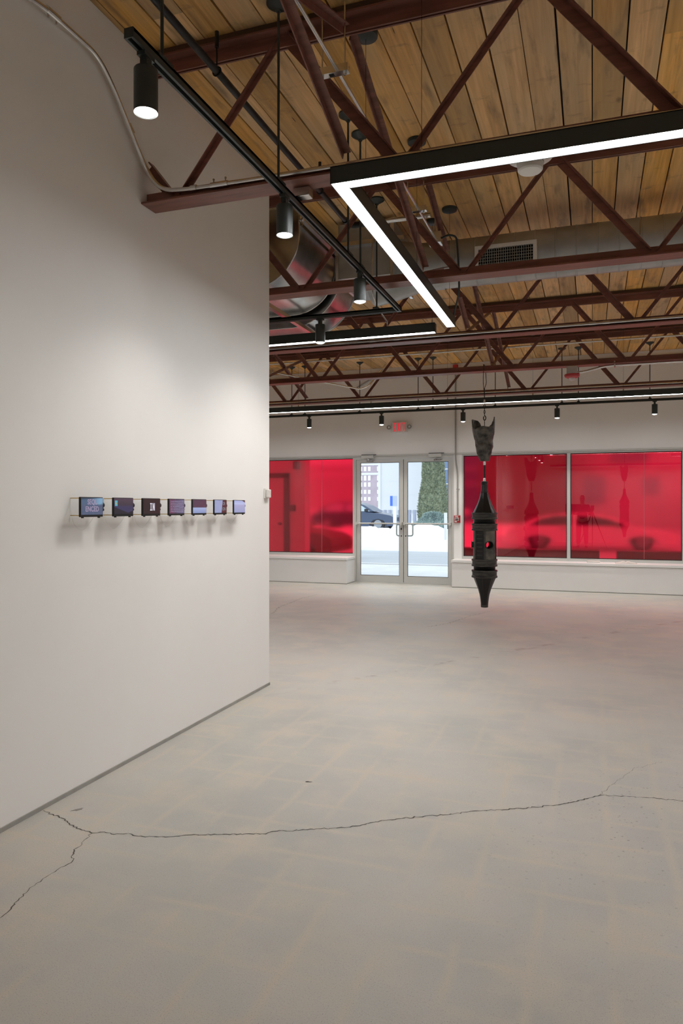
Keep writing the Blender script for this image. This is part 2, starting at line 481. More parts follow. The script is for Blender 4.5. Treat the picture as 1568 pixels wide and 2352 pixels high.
def round_path(pts, rad, n=6):
    pts = [Vector(p) for p in pts]; out = [pts[0]]
    for i in range(1, len(pts) - 1):
        a, b, c = pts[i - 1], pts[i], pts[i + 1]
        r = min(rad, (a - b).length * .48, (c - b).length * .48)
        p0 = b + (a - b).normalized() * r; p1 = b + (c - b).normalized() * r
        for k in range(n + 1):
            t = k / n
            out.append(p0 * (1 - t) ** 2 + b * 2 * t * (1 - t) + p1 * t * t)
    out.append(pts[-1])
    return out

# ================================================================== STRUCTURE
ZC = 3.83           # underside of the plank ceiling
XW = -2.32          # face of the near partition wall
YF = 12.42          # inner face of the far wall
fl = struct(MB().box(-8.6, 5.3, -4.2, 12.62, -0.12, 0.0).build('floor', M['floor'], smooth=False, origin=(0, 0, 0)), 'bare concrete floor with cracks and ghost lines of old tiles', 'floor')

def strip_crack(pts, w0, w1, seed, sub=7, jag=0.007):
    rng = random.Random(seed); P = []
    for i in range(len(pts) - 1):
        a, b = Vector((*pts[i], 0)), Vector((*pts[i + 1], 0))
        k = max(2, int((b - a).length / 0.013)) if (b - a).length < 2 else sub
        for j in range(k):
            p = a.lerp(b, j / k)
            P.append(p + Vector((rng.uniform(-1, 1), rng.uniform(-1, 1), 0)) * (jag if 0 < j else 0))
    P.append(Vector((*pts[-1], 0)))
    vs = []; fs = []; n = len(P)
    for i, p in enumerate(P):
        d = (P[min(i + 1, n - 1)] - P[max(i - 1, 0)]).normalized(); s = Vector((-d.y, d.x, 0))
        w = (w0 + (w1 - w0) * i / n) * rng.uniform(0.35, 1.35) / 2
        vs += [p + s * w + Vector((0, 0, 0.0006)), p - s * w + Vector((0, 0, 0.0006))]
    for i in range(n - 1): fs.append((2 * i, 2 * i + 1, 2 * i + 3, 2 * i + 2))
    return MB().add(vs, fs)
M['crack'] = mat('crack_dirt', (0.10, 0.092, 0.08), 0.9)
M['crackfaint'] = mat('faint_crack', (0.25, 0.235, 0.21), 0.9)
CR1 = [(-2.306, 2.603), (-2.152, 2.561), (-2.048, 2.504), (-1.955, 2.489), (-1.915, 2.515), (-1.862, 2.508), (-1.813, 2.538), (-1.774, 2.526), (-1.649, 2.557), (-1.543, 2.619), (-1.274, 2.717), (-1.258, 2.747), (-1.136, 2.807), (-0.965, 2.893), (-0.897, 2.961), (-0.773, 3.054), (-0.636, 3.13), (-0.497, 3.226), (-0.331, 3.308), (-0.151, 3.416), (-0.061, 3.498), (0.035, 3.598), (0.094, 3.61), (0.224, 3.634), (0.393, 3.651), (0.9, 3.72)]
CR2 = [(-1.955, 2.489), (-1.946, 2.429), (-1.916, 2.327), (-1.872, 2.268), (-1.881, 2.192), (-1.884, 2.092), (-1.875, 2.018), (-1.851, 1.939), (-1.837, 1.875), (-1.80, 1.5)]
strip_crack(CR1, 0.0055, 0.007, 1).build('crack', M['crack'], fl, smooth=False)
strip_crack(CR2, 0.0045, 0.0035, 2).build('crack', M['crack'], fl, smooth=False)
strip_crack([(0.035, 3.601), (0.08, 3.734), (0.144, 3.876), (0.202, 4.024), (0.349, 4.176)], 0.003, 0.002, 3).build('crack', M['crackfaint'], fl, smooth=False)
strip_crack([(-3.826, 8.354), (-3.993, 8.928), (-4.069, 9.884), (-4.018, 10.466)], 0.008, 0.006, 4, jag=0.02).build('crack', M['crackfaint'], fl, smooth=False)
strip_crack([(-1.762, 8.014), (-1.576, 8.337), (-1.428, 8.993), (-1.233, 9.539)], 0.007, 0.005, 5, jag=0.02).build('crack', M['crackfaint'], fl, smooth=False)
def blot(x, y, r, sx, rot, seed):
    rng = random.Random(seed); n = 14; vs = []
    for k in range(n):
        a = 2 * PI * k / n; rr = r * rng.uniform(0.6, 1.15)
        u, v = rr * math.cos(a) * sx, rr * math.sin(a)
        vs.append((x + u * math.cos(rot) - v * math.sin(rot), y + u * math.sin(rot) + v * math.cos(rot), 0.0005))
    return MB().add(vs, [tuple(range(n))])
blot(-2.169, 2.66, 0.012, 2.6, 0.9, 1).build('stain', M['crackfaint'], fl, smooth=False)
blot(-1.318, 3.302, 0.010, 1.8, 0.2, 2).build('stain', M['crack'], fl, smooth=False)

# ceiling: planks running towards the street side, with open dark joints
mb = MB()
i0, i1 = int(-8.6 / BOARD) - 1, int(5.2 / BOARD) + 1
for i in range(i0, i1):
    dz = random.Random(i * 13 + 5).uniform(-0.002, 0.002)
    g1, g2 = (random.Random(i * 7 + 1).uniform(0.002, 0.006), random.Random(i * 11 + 2).uniform(0.002, 0.006))
    mb.box(i * BOARD + g1, (i + 1) * BOARD - g2, -4.2, 12.62, ZC + dz, ZC + 0.04)
ce = struct(mb.build('ceiling', M['wood'], smooth=False, origin=(0, 0, 0)), 'reclaimed brown plank ceiling with dark joints', 'ceiling')
MB().box(-8.7, 5.3, -4.3, 12.7, ZC + 0.04, ZC + 0.14).build('roof_deck', M['blackm'], ce, smooth=False)

wl = struct(MB().box(XW - 0.16, XW, -4.15, 5.01, 0.0, ZC - 0.001).build('wall_left', M['paint'], smooth=False), 'tall white partition wall on the left with tablets', 'wall')
struct(MB().box(XW - 0.001, XW + 0.006, -4.1, 5.005, 0.0, 0.019).box(XW - 0.16, XW + 0.006, 5.0, 5.014, 0, 0.019).build('baseboard_left', M['trimgrey'], smooth=False), 'thin grey floor trim along the white partition', 'baseboard')
struct(MB().box(-8.62, -8.5, -4.2, 12.62, 0, ZC).build('wall_outer_left', M['paint'], smooth=False))
struct(MB().box(5.1, 5.22, -4.2, 12.62, 0, ZC).build('wall_right', M['paint'], smooth=False))
struct(MB().box(-8.6, 5.2, -4.22, -4.1, 0, ZC).build('wall_back', M['paint'], smooth=False))
# far wall
w = MB()
w.box(-8.6, 5.2, YF, YF + 0.2, 2.275, ZC)                # above the storefront
w.box(-8.6, -4.06, YF + 0.05, YF + 0.2, 0, 0.46)         # below the left window
w.box(-2.265, 5.2, YF + 0.05, YF + 0.2, 0, 0.46)
w.box(-2.262, -2.125, YF + 0.02, YF + 0.2, 0.46, 2.275)  # pilaster with the pull station
w.box(-8.6, -7.9, YF, YF + 0.2, 0.46, 2.275)
w.box(3.1, 5.2, YF, YF + 0.2, 0.46, 2.275)
struct(w.build('wall_far', M['paint'], smooth=False), 'white far wall above the storefront windows', 'wall')
# crown strip under the ceiling at the far wall
struct(MB().box(-8.5, 5.1, YF - 0.05, YF, ZC - 0.12, ZC - 0.085).build('trim_1', M['paint'], smooth=False), 'thin white ledge under the ceiling on the far wall', 'trim')

# red film windows
def window(n, x0, x1, seams, label):
    f = MB(); fw = 0.026 if n > 1 else 0.035
    y0, y1 = YF + 0.03, YF + 0.13
    zb, zt = 0.462, 2.275
    f.box(x0, x1, y0, y1, 2.237, zt).box(x0, x1, y0, y1, zb, 0.507)
    f.box(x0, x0 + fw, y0, y1, 0.507, 2.237).box(x1 - fw, x1, y0, y1, 0.507, 2.237)
    o = struct(f.build('window_%d' % n, M['alu'], smooth=False), label, 'window')
    MB().box(x0 + fw - 0.01, x1 - fw + 0.01, y0 + 0.05, y0 + 0.058, 0.497, 2.247).build('pane', M['film'], o, smooth=False)
    for s in seams:
        MB().box(s - 0.004, s + 0.004, y0 + 0.0475, y0 + 0.049, 0.507, 2.237).build('film_seam', M['filmseam'], o, smooth=False)
    g = MB()
    for (a, b, c, d) in ((x0 + fw, x0 + fw + 0.012, 0.507, 2.237), (x1 - fw - 0.012, x1 - fw, 0.507, 2.237), (x0 + fw, x1 - fw, 2.225, 2.237), (x0 + fw, x1 - fw, 0.507, 0.519)):
        g.box(a, b, y0 + 0.035, y0 + 0.049, c, d)
    g.build('gasket', M['gasket'], o, smooth=False)
    return o
M['filmseam'] = mat('film_seam', (0.50, 0.10, 0.13), 0.5)
M['gasket'] = mat('black_gasket', (0.02, 0.014, 0.014), 0.6)
window(1, -7.9, -4.068, (-4.72,), 'red filmed window left of the glass doors')
window(2, -2.125, -0.369, (-1.53,), 'red filmed window right of the doors, behind the hanging spindle')
window(3, -0.369, 1.357, (0.78,), 'red filmed window at the right edge, above the open book')
window(4, 1.357, 3.1, (2.2,), 'red filmed window beyond the right edge')

# door frame, two leaves
t2 = MB()
t2.box(-4.068, -2.262, YF + 0.02, YF + 0.14, 2.205, 2.275)
t2.box(-4.068, -4.040, YF + 0.02, YF + 0.14, 0, 2.205).box(-2.298, -2.262, YF + 0.02, YF + 0.14, 0, 2.205)
t2.box(-4.04, -2.298, YF + 0.0, YF + 0.16, 0.0, 0.012)
struct(t2.build('trim_2', M['alu'], smooth=False), 'aluminium frame around the pair of glass doors', 'door frame')
struct(MB().box(-8.0, 3.2, YF - 0.012, YF + 0.03, 2.262, 2.288).build('trim_3', M['alu'], smooth=False), 'aluminium head strip over doors and windows', 'trim')

def door(n, x0, x1, gx0, gx1, hinge_left, label):
    y0, y1 = YF + 0.04, YF + 0.085
    f = MB()
    f.box(x0, gx0, y0, y1, 0.014, 2.200).box(gx1, x1, y0, y1, 0.014, 2.200)
    f.box(gx0, gx1, y0, y1, 2.150, 2.200).box(gx0, gx1, y0, y1, 0.014, 0.125)
    d = struct(f.build('door_%d' % n, M['alu'], smooth=False), label, 'door')
    MB().box(gx0 - 0.005, gx1 + 0.005, y0 + 0.018, y0 + 0.026, 0.12, 2.155).build('pane', M['glass'], d, smooth=False)
    g = MB()
    for (a, b, c, e) in ((gx0, gx0 + 0.008, 0.125, 2.15), (gx1 - 0.008, gx1, 0.125, 2.15), (gx0, gx1, 2.142, 2.15), (gx0, gx1, 0.125, 0.133)):
        g.box(a, b, y0 + 0.006, y0 + 0.017, c, e)
    g.build('gasket', M['aludark'], d, smooth=False)
    pb = MB().tube([(x0 + 0.02, y0 - 0.055, 1.06), (x1 - 0.02, y0 - 0.055, 1.06)], 0.014, 12)
    for x in (x0 + 0.025, x1 - 0.025):
        pb.box(x - 0.018, x + 0.018, y0 - 0.07, y0 + 0.001, 1.035, 1.085)
    pb.build('push_bar', M['alu'], d)
    hx, s = (gx1, -1) if hinge_left else (gx0, 1)
    MB().tube(round_path([(hx - 0.02 * s, y1, 1.05), (hx - 0.02 * s, y1 + 0.05, 1.05), (hx + 0.075 * s, y1 + 0.05, 1.05), (hx + 0.075 * s, y1 + 0.05, 0.84), (hx - 0.02 * s, y1 + 0.05, 0.84), (hx - 0.02 * s, y1, 0.84)], 0.04), 0.0125, 10).build('pull_handle', M['alu'], d)
    lx = x1 - 0.035 if hinge_left else x0 + 0.035
    MB().lathe([(0.011, 0), (0.011, 0.006)], (lx, y0 - 0.006, 0.84), 16, 'Y').build('lock_cylinder', M['iron'], d)
    if hinge_left:
        MB().box(x1 - 0.001, x1 + 0.011, y0 + 0.01, y1 - 0.005, 0.014, 2.2).build('weather_strip', M['aludark'], d, smooth=False)
        MB().lathe([(0.013, 0), (0.013, 0.006)], (lx, y0 - 0.006, 0.965), 16, 'Y').box(lx - 0.006, lx + 0.006, y0 - 0.02, y0 - 0.004, 0.95, 0.98).build('thumb_turn', M['iron'], d)
    return d
door(1, -4.037, -3.166, -3.962, -3.236, True, 'left leaf of the aluminium framed glass doors')
door(2, -3.156, -2.301, -3.090, -2.362, False, 'right leaf of the aluminium framed glass doors')

# benches below the windows
def bench(x0, x1, yf, label):
    r = thing('window_bench', ((x0 + x1) / 2, yf + 0.2, 0), label, 'bench', 'white benches under the windows')
    MB().box(x0 + 0.01, x1 - 0.01, yf + 0.012, YF + 0.05, 0.013, 0.415).build('body', M['bench'], r, smooth=False, bevel=0.003)
    MB().box(x0, x1, yf - 0.004, YF + 0.05, 0.42, 0.462).build('top_board', M['bench'], r, smooth=False, bevel=0.004)
    MB().box(x0 + 0.012, x1 - 0.012, yf + 0.016, YF + 0.03, 0.0, 0.026).box(x0 + 0.014, x1 - 0.014, yf + 0.02, YF + 0.03, 0.414, 0.421).build('toe_strip', M['trimgrey'], r, smooth=False)
bench(-8.5, -4.055, 11.975, 'long white boxed bench under the red window left of the doors')
bench(-2.245, 5.1, 12.085, 'long white boxed bench right of the doors, holding the books')

# ================================================================== TRUSSES
NX0, NDX = 0.376, 1.2525
def truss(y, x0, x1, label):
    r = thing('roof_truss', ((x0 + x1) / 2, y, 3.0), label, 'truss', 'red steel roof trusses')
    b = MB().box(x0, x1, y - 0.068, y + 0.068, 3.0, 3.009)
    for s in (-1, 1):
        ya, yb = sorted((y + s * 0.006, y + s * 0.015))
        b.box(x0, x1, ya, yb, 3.009, 3.072)
    b.build('bottom_chord', M['steel'], r, smooth=False)
    t = MB()
    for s in (-1, 1):
        ya, yb = sorted((y + s * 0.006, y + s * 0.068)); t.box(x0, x1, ya, yb, 3.779, 3.789)
        ya, yb = sorted((y + s * 0.006, y + s * 0.016)); t.box(x0, x1, ya, yb, 3.715, 3.779)
    t.build('top_chord', M['steel'], r, smooth=False)
    MB().box(x0, x1, y - 0.05, y + 0.05, 3.789, ZC - 0.0025).build('wood_nailer', M['nailer'], r, smooth=False)
    k = int((NX0 - x1) / NDX) - 2
    while NX0 - k * NDX > x0 - 1.3:
        xl = NX0 - k * NDX
        for up, wide in ((-1, True), (1, False)):     # '\' webs are wide angles, '/' webs slim ones
            p = Vector((xl + up * 0.03, y, 3.035)); q = Vector((xl + up * (NDX / 2 - 0.02), y, 3.755))
            a, c = (p, q) if p.x < q.x else (q, p)
            if c.x < x0 + 0.02 or a.x > x1 - 0.02: continue
            if a.x < x0 + 0.012: a = a.lerp(c, (x0 + 0.012 - a.x) / (c.x - a.x))
            if c.x > x1 - 0.012: c = a.lerp(c, (x1 - 0.012 - a.x) / (c.x - a.x))
            m = MB()
            if wide:
                m.bar(a, c, 0.055, 0.007, (0, 0, 1), 0, 0.0)
                m.bar(a, c, 0.007, 0.045, (0, 0, 1), 0.024, 0.022)
            else:
                m.bar(a, c, 0.030, 0.006, (0, 0, 1), 0, 0.0)
                m.bar(a, c, 0.006, 0.026, (0, 0, 1), 0.012, 0.014)
            m.build('web', M['steel'], r, smooth=False)
        k += 1
    return r
TY = [1.62, 3.425, 5.20, 7.08, 8.90, 10.735]
truss(TY[1], XW + 0.002, 4.0, 'nearest roof truss, its end set against the white partition')
truss(TY[2], -8.45, 4.0, 'second roof truss from the camera, in front of the spiral duct')
truss(TY[3], -8.45, 4.0, 'third roof truss, with grey conduit along its bottom chord, behind the duct')
truss(TY[4], -8.45, 4.0, 'fourth roof truss, carrying the strobe and the hanging spindle')
truss(TY[5], -8.45, 4.0, 'farthest roof truss, with bright conduit lit by the long lamp')
truss(TY[0], XW + 0.002, 4.0, 'roof truss overhead, out of frame above the camera')

def brace(x, ya, yb, label, cut=None):
    r = thing('cross_brace', (x, (ya + yb) / 2, 3.0), label, 'brace', 'crossed steel braces between trusses')
    for s, (a, b) in ((-1, ((ya + 0.03, 3.085), (yb - 0.05, 3.73))), (1, ((ya + 0.03, 3.73), (yb - 0.075, 3.085)))):
        p, q = (x + s * 0.008, *a), (x + s * 0.008, *b)
        for t0, t1 in (((0, 1),) if cut is None else ((0, cut[0]), (cut[1], 1))):
            pa, pb = Vector(p).lerp(Vector(q), t0), Vector(p).lerp(Vector(q), t1)
            MB().bar(pa, pb, 0.038, 0.006, (1, 0, 0), 0.019, 0).bar(pa, pb, 0.006, 0.036, (1, 0, 0), 0, 0.018).build('diagonal', M['steel'], r, smooth=False)
names = ['overhead, rising from the nearest truss toward the top edge', 'over the linear lamp corner, between the first and second truss', 'beside the linear lamp end, between the second and third truss', 'above the hanging spindle cable, between the third and fourth truss', 'in line with the spindle, between the fourth and farthest truss']
for i in range(5):
    brace(-1.16, TY[i], TY[i + 1], 'red steel cross brace ' + names[i], (0.40, 0.735) if i == 2 else None)
brace(-4.30, TY[3], TY[4], 'red steel cross brace at the partition edge, between third and fourth truss')
brace(-4.30, TY[4], TY[5], 'pale lit steel cross brace near the partition edge, before the farthest truss')

# ================================================================== LINEAR LAMPS
LZ = 2.86
def lamp_bar(hb, df, x0, x1, y0, y1):
    pass
def canopy(m, x, y, r=0.063):
    m.lathe([(r * 0.55, ZC - 0.030), (r * 0.96, ZC - 0.022), (r, ZC - 0.014), (r, ZC)], (x, y, 0), 24)
HW, HH = 0.0375, 0.080
# L shaped lamp near the camera (one continuous housing)
r = thing('linear_pendant_lamp', (-1.12, 3.21, LZ), 'big L shaped black linear lamp with glowing white underside, nearest', 'lamp', 'linear lamps')
xa, ya, xe, ye = -1.157, 3.172, 4.2, 6.03
hs = MB()
def channel(m, x0, x1, y0, y1, along):
    # inverted U channel: two side walls and a top
    if along == 'X':
        m.box(x0, x1, y0, y0 + 0.004, LZ, LZ + HH).box(x0, x1, y1 - 0.004, y1, LZ, LZ + HH)
    else:
        m.box(x0, x0 + 0.004, y0, y1, LZ, LZ + HH).box(x1 - 0.004, x1, y0, y1, LZ, LZ + HH)
    m.box(x0, x1, y0, y1, LZ + HH - 0.004, LZ + HH)
w2 = 0.075
# outer L: walls drawn so the corner stays open inside
hs.box(xa, xe, ya, ya + 0.004, LZ, LZ + HH).box(xa, xa + 0.004, ya, ye, LZ, LZ + HH)
hs.box(xa + w2 - 0.004, xe, ya + w2 - 0.004, ya + w2, LZ, LZ + HH).box(xa + w2 - 0.004, xa + w2, ya + w2 - 0.004, ye, LZ, LZ + HH)
hs.box(xa, xe, ya, ya + w2, LZ + HH - 0.004, LZ + HH).box(xa, xa + w2, ya + w2, ye, LZ + HH - 0.004, LZ + HH)
hs.box(xa, xa + w2, ye - 0.004, ye, LZ, LZ + HH).box(xe - 0.004, xe, ya, ya + w2, LZ, LZ + HH)
hs.build('housing', M['black'], r, smooth=False)
MB().box(xa + 0.004, xe - 0.004, ya + 0.004, ya + w2 - 0.004, LZ + 0.004, LZ + 0.010).box(xa + 0.004, xa + w2 - 0.004, ya + w2 - 0.004, ye - 0.004, LZ + 0.004, LZ + 0.010).build('diffuser', M['diff'], r, smooth=False)
def cable(r, x, y, top=None):
    MB().tube([(x, y, LZ + HH), (x, y, ZC - 0.02)], 0.0012, 6).build('suspension_cable', M['iron'], r)
    MB().lathe([(0.008, LZ + HH), (0.008, LZ + HH + 0.02), (0.004, LZ + HH + 0.035)], (x, y, 0), 12).build('cable_gripper', M['chrome'], r)
    m = MB(); canopy(m, x, y); m.build('canopy', M['black'], r)
for x, y in ((-1.12, 3.616), (-1.12, 4.78), (-1.12, 5.96), (-0.73, 3.21), (0.45, 3.21), (1.67, 3.21), (2.9, 3.21)):
    cable(r, x, y)
def straight_lamp(x0, x1, y, label, cabs):
    r = thing('linear_pendant_lamp', ((x0 + x1) / 2, y, LZ), label, 'lamp', 'linear lamps')
    h = MB(); channel(h, x0, x1, y - w2 / 2, y + w2 / 2, 'X')
    h.box(x0, x0 + 0.004, y - w2 / 2, y + w2 / 2, LZ, LZ + HH).box(x1 - 0.004, x1, y - w2 / 2, y + w2 / 2, LZ, LZ + HH)
    h.build('housing', M['black'], r, smooth=False)
    MB().box(x0 + 0.004, x1 - 0.004, y - w2 / 2 + 0.004, y + w2 / 2 - 0.004, LZ + 0.004, LZ + 0.010).build('diffuser', M['diff'], r, smooth=False)
    for x in cabs: cable(r, x, y)
    return r
l2 = straight_lamp(-6.2, -1.281, 6.17, 'straight black linear lamp at the partition edge, under the elbow ducts', (-1.31, -4.9, -6.0))
l3 = straight_lamp(-7.2, 4.6, 10.6, 'very long black linear lamp in front of the far wall, above the doors', (-5.6, -4.4, -3.2, -2.02, -0.80, 0.40, 1.6, 2.8))
straight_lamp(1.9, 4.4, 5.75, 'added unseen linear lamp right of the frame, level with the spiral duct', (2.2, 3.9))  # out of view, added to raise the bounce light in the room
straight_lamp(-1.5, 3.4, -3.2, 'added unseen linear lamp near the back wall behind the camera, out of frame', (-1.2, 0.5, 2.2))  # added to light the back wall that the red panes mirror
straight_lamp(2.1, 4.4, 8.2, 'added unseen linear lamp right of the frame, toward the far wall', (2.4, 3.9))  # unseen, added so more light bounces up to ceiling and walls
straight_lamp(2.2, 4.4, 1.6, 'added unseen linear lamp right of the camera, out of frame', (2.5, 3.9))  # added fill light beside the camera, never in view
straight_lamp(-8.2, -5.2, 8.0, 'added unseen linear lamp left behind the partition, out of frame', (-7.5, -5.8))  # added to light the hidden bay left of the partition
straight_lamp(-8.2, -3.2, 4.4, 'added unseen linear lamp in the bay behind the partition, out of frame', (-7.5, -3.6))  # added to brighten the outer wall mirrored in the left red pane
# coiled power cord of the straight lamp
MB().tube(round_path([(-1.713, 6.17, LZ + HH), (-1.713, 6.17, LZ + HH + 0.05), (-1.74, 5.95, LZ + HH + 0.12), (-1.76, 5.87, LZ + HH + 0.22), (-1.76, 5.87, ZC)], 0.06), 0.006, 8).build('power_cord', M['emt'], l2)

# ================================================================== TRACKS AND SPOTS
TZ = 2.91
def rail_x(m, x0, x1, y, z):
    m.box(x0, x1, y - 0.018, y - 0.008, z, z + 0.034).box(x0, x1, y + 0.008, y + 0.018, z, z + 0.034).box(x0, x1, y - 0.018, y + 0.018, z + 0.022, z + 0.034)
def rail_y(m, x, y0, y1, z):
    m.box(x - 0.018, x - 0.008, y0, y1, z, z + 0.034).box(x + 0.008, x + 0.018, y0, y1, z, z + 0.034).box(x - 0.018, x + 0.018, y0, y1, z + 0.022, z + 0.034)
def track_rod(r, x, y, z):
    MB().tube([(x, y, z + 0.03), (x, y, ZC - 0.02)], 0.0065, 10).build('rod', M['black'], r)
    MB().lathe([(0.012, ZC - 0.05), (0.016, ZC - 0.04), (0.060, ZC - 0.012), (0.060, ZC)], (x, y, 0), 24).build('canopy', M['black'], r)
    MB().lathe([(0.022, z + 0.034), (0.020, z + 0.045), (0.010, z + 0.055)], (x, y, 0), 14).box(x - 0.02, x + 0.02, y - 0.045, y + 0.045, z + 0.030, z + 0.042).build('rod_clamp', M['black'], r)
XT = -1.455
tr = thing('lighting_track', (XT, 4.0, TZ), 'black L shaped lighting track along the white partition', 'lighting track', 'lighting tracks')
m = MB(); rail_y(m, XT, 2.04, 5.572, TZ); rail_x(m, -4.6, XT + 0.018, 5.59, TZ); m.box(XT - 0.018, XT + 0.018, 2.036, 2.041, TZ, TZ + 0.034)
m.box(XT - 0.018, XT + 0.018, 5.57, 5.608, TZ - 0.001, TZ + 0.034)
m.build('rail', M['black'], tr, smooth=False)
for x, y in ((XT, 2.234), (XT, 3.25), (XT, 4.32), (XT, 4.574), (-1.64, 5.59), (-4.5, 5.59)):
    track_rod(tr, x, y, TZ)
TZ2 = 2.945
tf = thing('lighting_track', (-1.4, 11.78, TZ2), 'long straight black lighting track before the far wall, above the doors', 'lighting track', 'lighting tracks')
m = MB(); rail_x(m, -7.0, 4.5, 11.78, TZ2); m.build('rail', M['black'], tf, smooth=False)
for x in (-5.016, -4.767, -3.756, -2.738, -2.488, -1.474, -0.449, -0.204, 0.816, 1.9):
    track_rod(tf, x, 11.78, TZ2)

def spot(x, y, zt, power, label, group, along='Y', tilt=(0, 0)):
    r = thing('track_spotlight', (x, y, zt), label, 'spotlight', group)
    a = MB()
    a.box(x - 0.016, x + 0.016, y - 0.030, y + 0.030, zt - 0.014, zt - 0.0005) if along == 'Y' else a.box(x - 0.030, x + 0.030, y - 0.016, y + 0.016, zt - 0.014, zt - 0.0005)
    a.box(x - 0.013, x + 0.013, y - 0.016, y + 0.016, zt - 0.052, zt - 0.012)
    a.build('adapter', M['black'], r, smooth=False)
    z1 = zt - 0.05; z0 = zt - 0.20
    MB().lathe([(0.034, z0 + 0.012), (0.0395, z0 + 0.004), (0.041, z0), (0.041, z1 - 0.003), (0.039, z1), (0.0, z1)], (x, y, 0), 32, cap=False).build('housing', M['black'], r)
    MB().lathe([(0.0, z0 - 0.009), (0.018, z0 - 0.007), (0.030, z0 - 0.002), (0.036, z0 + 0.004), (0.036, z0 + 0.010), (0, z0 + 0.010)], (x, y, 0), 28, cap=False).build('lens', M['lens'], r)
    ld = bpy.data.lights.new('beam', 'SPOT'); ld.energy = power; ld.spot_size = math.radians(110 if y < 8 else 88); ld.spot_blend = 0.9
    ld.shadow_soft_size = 0.035; ld.color = (1.0, 0.95, 0.88)
    lo = bpy.data.objects.new('beam', ld); COL.objects.link(lo); lo.parent = r
    lo.location = (0, 0, z0 - 0.03 - zt); lo.rotation_euler = (tilt[0], tilt[1], 0)
    return r
GN, GF = 'spotlights on the near track', 'spotlights on the far track'
TL = -math.radians(16)
spot(XT, 2.135, TZ, SPOT_W * 0.12, 'largest black cylinder spotlight, hanging from the near end of the track', GN, tilt=(0, -TL))
spot(XT, 3.325, TZ, SPOT_W * 0.8, 'black cylinder spotlight on the track by the top of the partition edge', GN, tilt=(0, -TL))
spot(XT, 4.565, TZ, SPOT_W * 1.3, 'black cylinder spotlight in front of the second truss chord', GN, tilt=(0, -TL))
spot(-2.126, 5.59, TZ, SPOT_W, 'black cylinder spotlight on the short track return, before the straight lamp', GN, 'X')
for x, lb in ((-4.685, 'leftmost small spotlight of the far track, above the left red window'), (-3.37, 'small spotlight of the far track left of the exit sign'),
              (-1.991, 'small spotlight of the far track between exit sign and spindle'), (-0.521, 'small spotlight of the far track above the window mullion'),
              (0.882, 'rightmost small spotlight of the far track in view')):
    spot(x, 11.78, TZ2, FAR_SPOT_W, lb, GF, 'X', tilt=(math.radians(2), 0))

# ================================================================== DUCTS
SY, SZ, SR = 6.28, 3.47, 0.20
r = thing('spiral_duct', (2.0, SY, SZ - SR), 'long round galvanized spiral duct running behind the second truss to the right', 'duct')
m = MB(); prof = []
x = -1.25
prof = [(SR, x)]
while x < 4.8:
    prof += [(SR, x + 0.150), (SR + 0.004, x + 0.153), (SR + 0.004, x + 0.159), (SR, x + 0.162)]
    x += 0.162
prof.append((SR, 5.08))
m.lathe(prof, (0, SY, SZ), 48, 'X', cap=False)
m.build('spiral_pipe', M['duct'], r, angle=20)
# saddle, white register with louvres, on the camera side of the duct
gx0, gx1, gz0, gz1, gy = -0.925, -0.425, 3.315, 3.52, SY - SR - 0.035
g = MB()
g.box(gx0, gx1, gy, gy + 0.012, gz1 - 0.03, gz1).box(gx0, gx1, gy, gy + 0.012, gz0, gz0 + 0.03)
g.box(gx0, gx0 + 0.03, gy, gy + 0.012, gz0 + 0.03, gz1 - 0.03).box(gx1 - 0.03, gx1, gy, gy + 0.012, gz0 + 0.03, gz1 - 0.03)
g.box(gx0, gx1, gy + 0.012, SY - 0.10, gz1 - 0.008, gz1).box(gx0, gx1, gy + 0.012, SY - 0.10, gz0, gz0 + 0.008)
g.box(gx0, gx0 + 0.008, gy + 0.012, SY - 0.1, gz0, gz1).box(gx1 - 0.008, gx1, gy + 0.012, SY - 0.1, gz0, gz1)
gr = g.build('air_register', M['white'], r, smooth=False)
lv = MB()
n = 24
for i in range(1, n):
    xx = gx0 + 0.03 + (gx1 - gx0 - 0.06) * i / n
    lv.box(xx - 0.0022, xx + 0.0022, gy + 0.002, gy + 0.022, gz0 + 0.03, gz1 - 0.03)
for i in range(1, 6):
    zz = gz0 + 0.03 + (gz1 - gz0 - 0.06) * i / 6
    lv.box(gx0 + 0.03, gx1 - 0.03, gy + 0.012, gy + 0.026, zz - 0.002, zz + 0.002)
lv.build('louvres', M['trimgrey'], gr, smooth=False)
MB().box(gx0 + 0.03, gx1 - 0.03, gy + 0.030, gy + 0.034, gz0 + 0.03, gz1 - 0.03).build('dark_throat', M['blackm'], gr, smooth=False)
for yy in (0.35, 2.2):
    MB().tube([(yy, SY - SR - 0.006, SZ), (yy, SY - SR - 0.006, ZC)], 0.003, 6).tube([(yy, SY + SR + 0.006, SZ), (yy, SY + SR + 0.006, ZC)], 0.003, 6).build('hanger_strap', M['galv'], r)

# box plenum with round reducer feeding the spiral duct
r = thing('plenum_box', (-1.9, 6.3, 3.1), 'galvanized plenum box with round reducer between elbows and spiral duct', 'duct')
MB().box(-2.10, -1.60, 5.93, 6.62, 3.33, 3.80).build('box', M['duct'], r, smooth=False)
fl_ = MB()
for xx in (-2.105, -1.615):
    fl_.box(xx, xx + 0.025, 5.91, 6.64, 3.31, 3.335).box(xx, xx + 0.025, 5.91, 5.935, 3.335, 3.80).box(xx, xx + 0.025, 6.615, 6.64, 3.335, 3.80)
fl_.box(-2.10, -1.50, 5.895, 5.93, 3.60, 3.635)
fl_.build('flange', M['emt'], r, smooth=False)
MB().lathe([(0.29, -1.87), (0.29, -1.82), (0.275, -1.72), (0.215, -1.46), (0.205, -1.40), (0.205, -1.22)], (0, SY, 3.47), 48, 'X', cap=False).build('reducer', M['duct'], r)

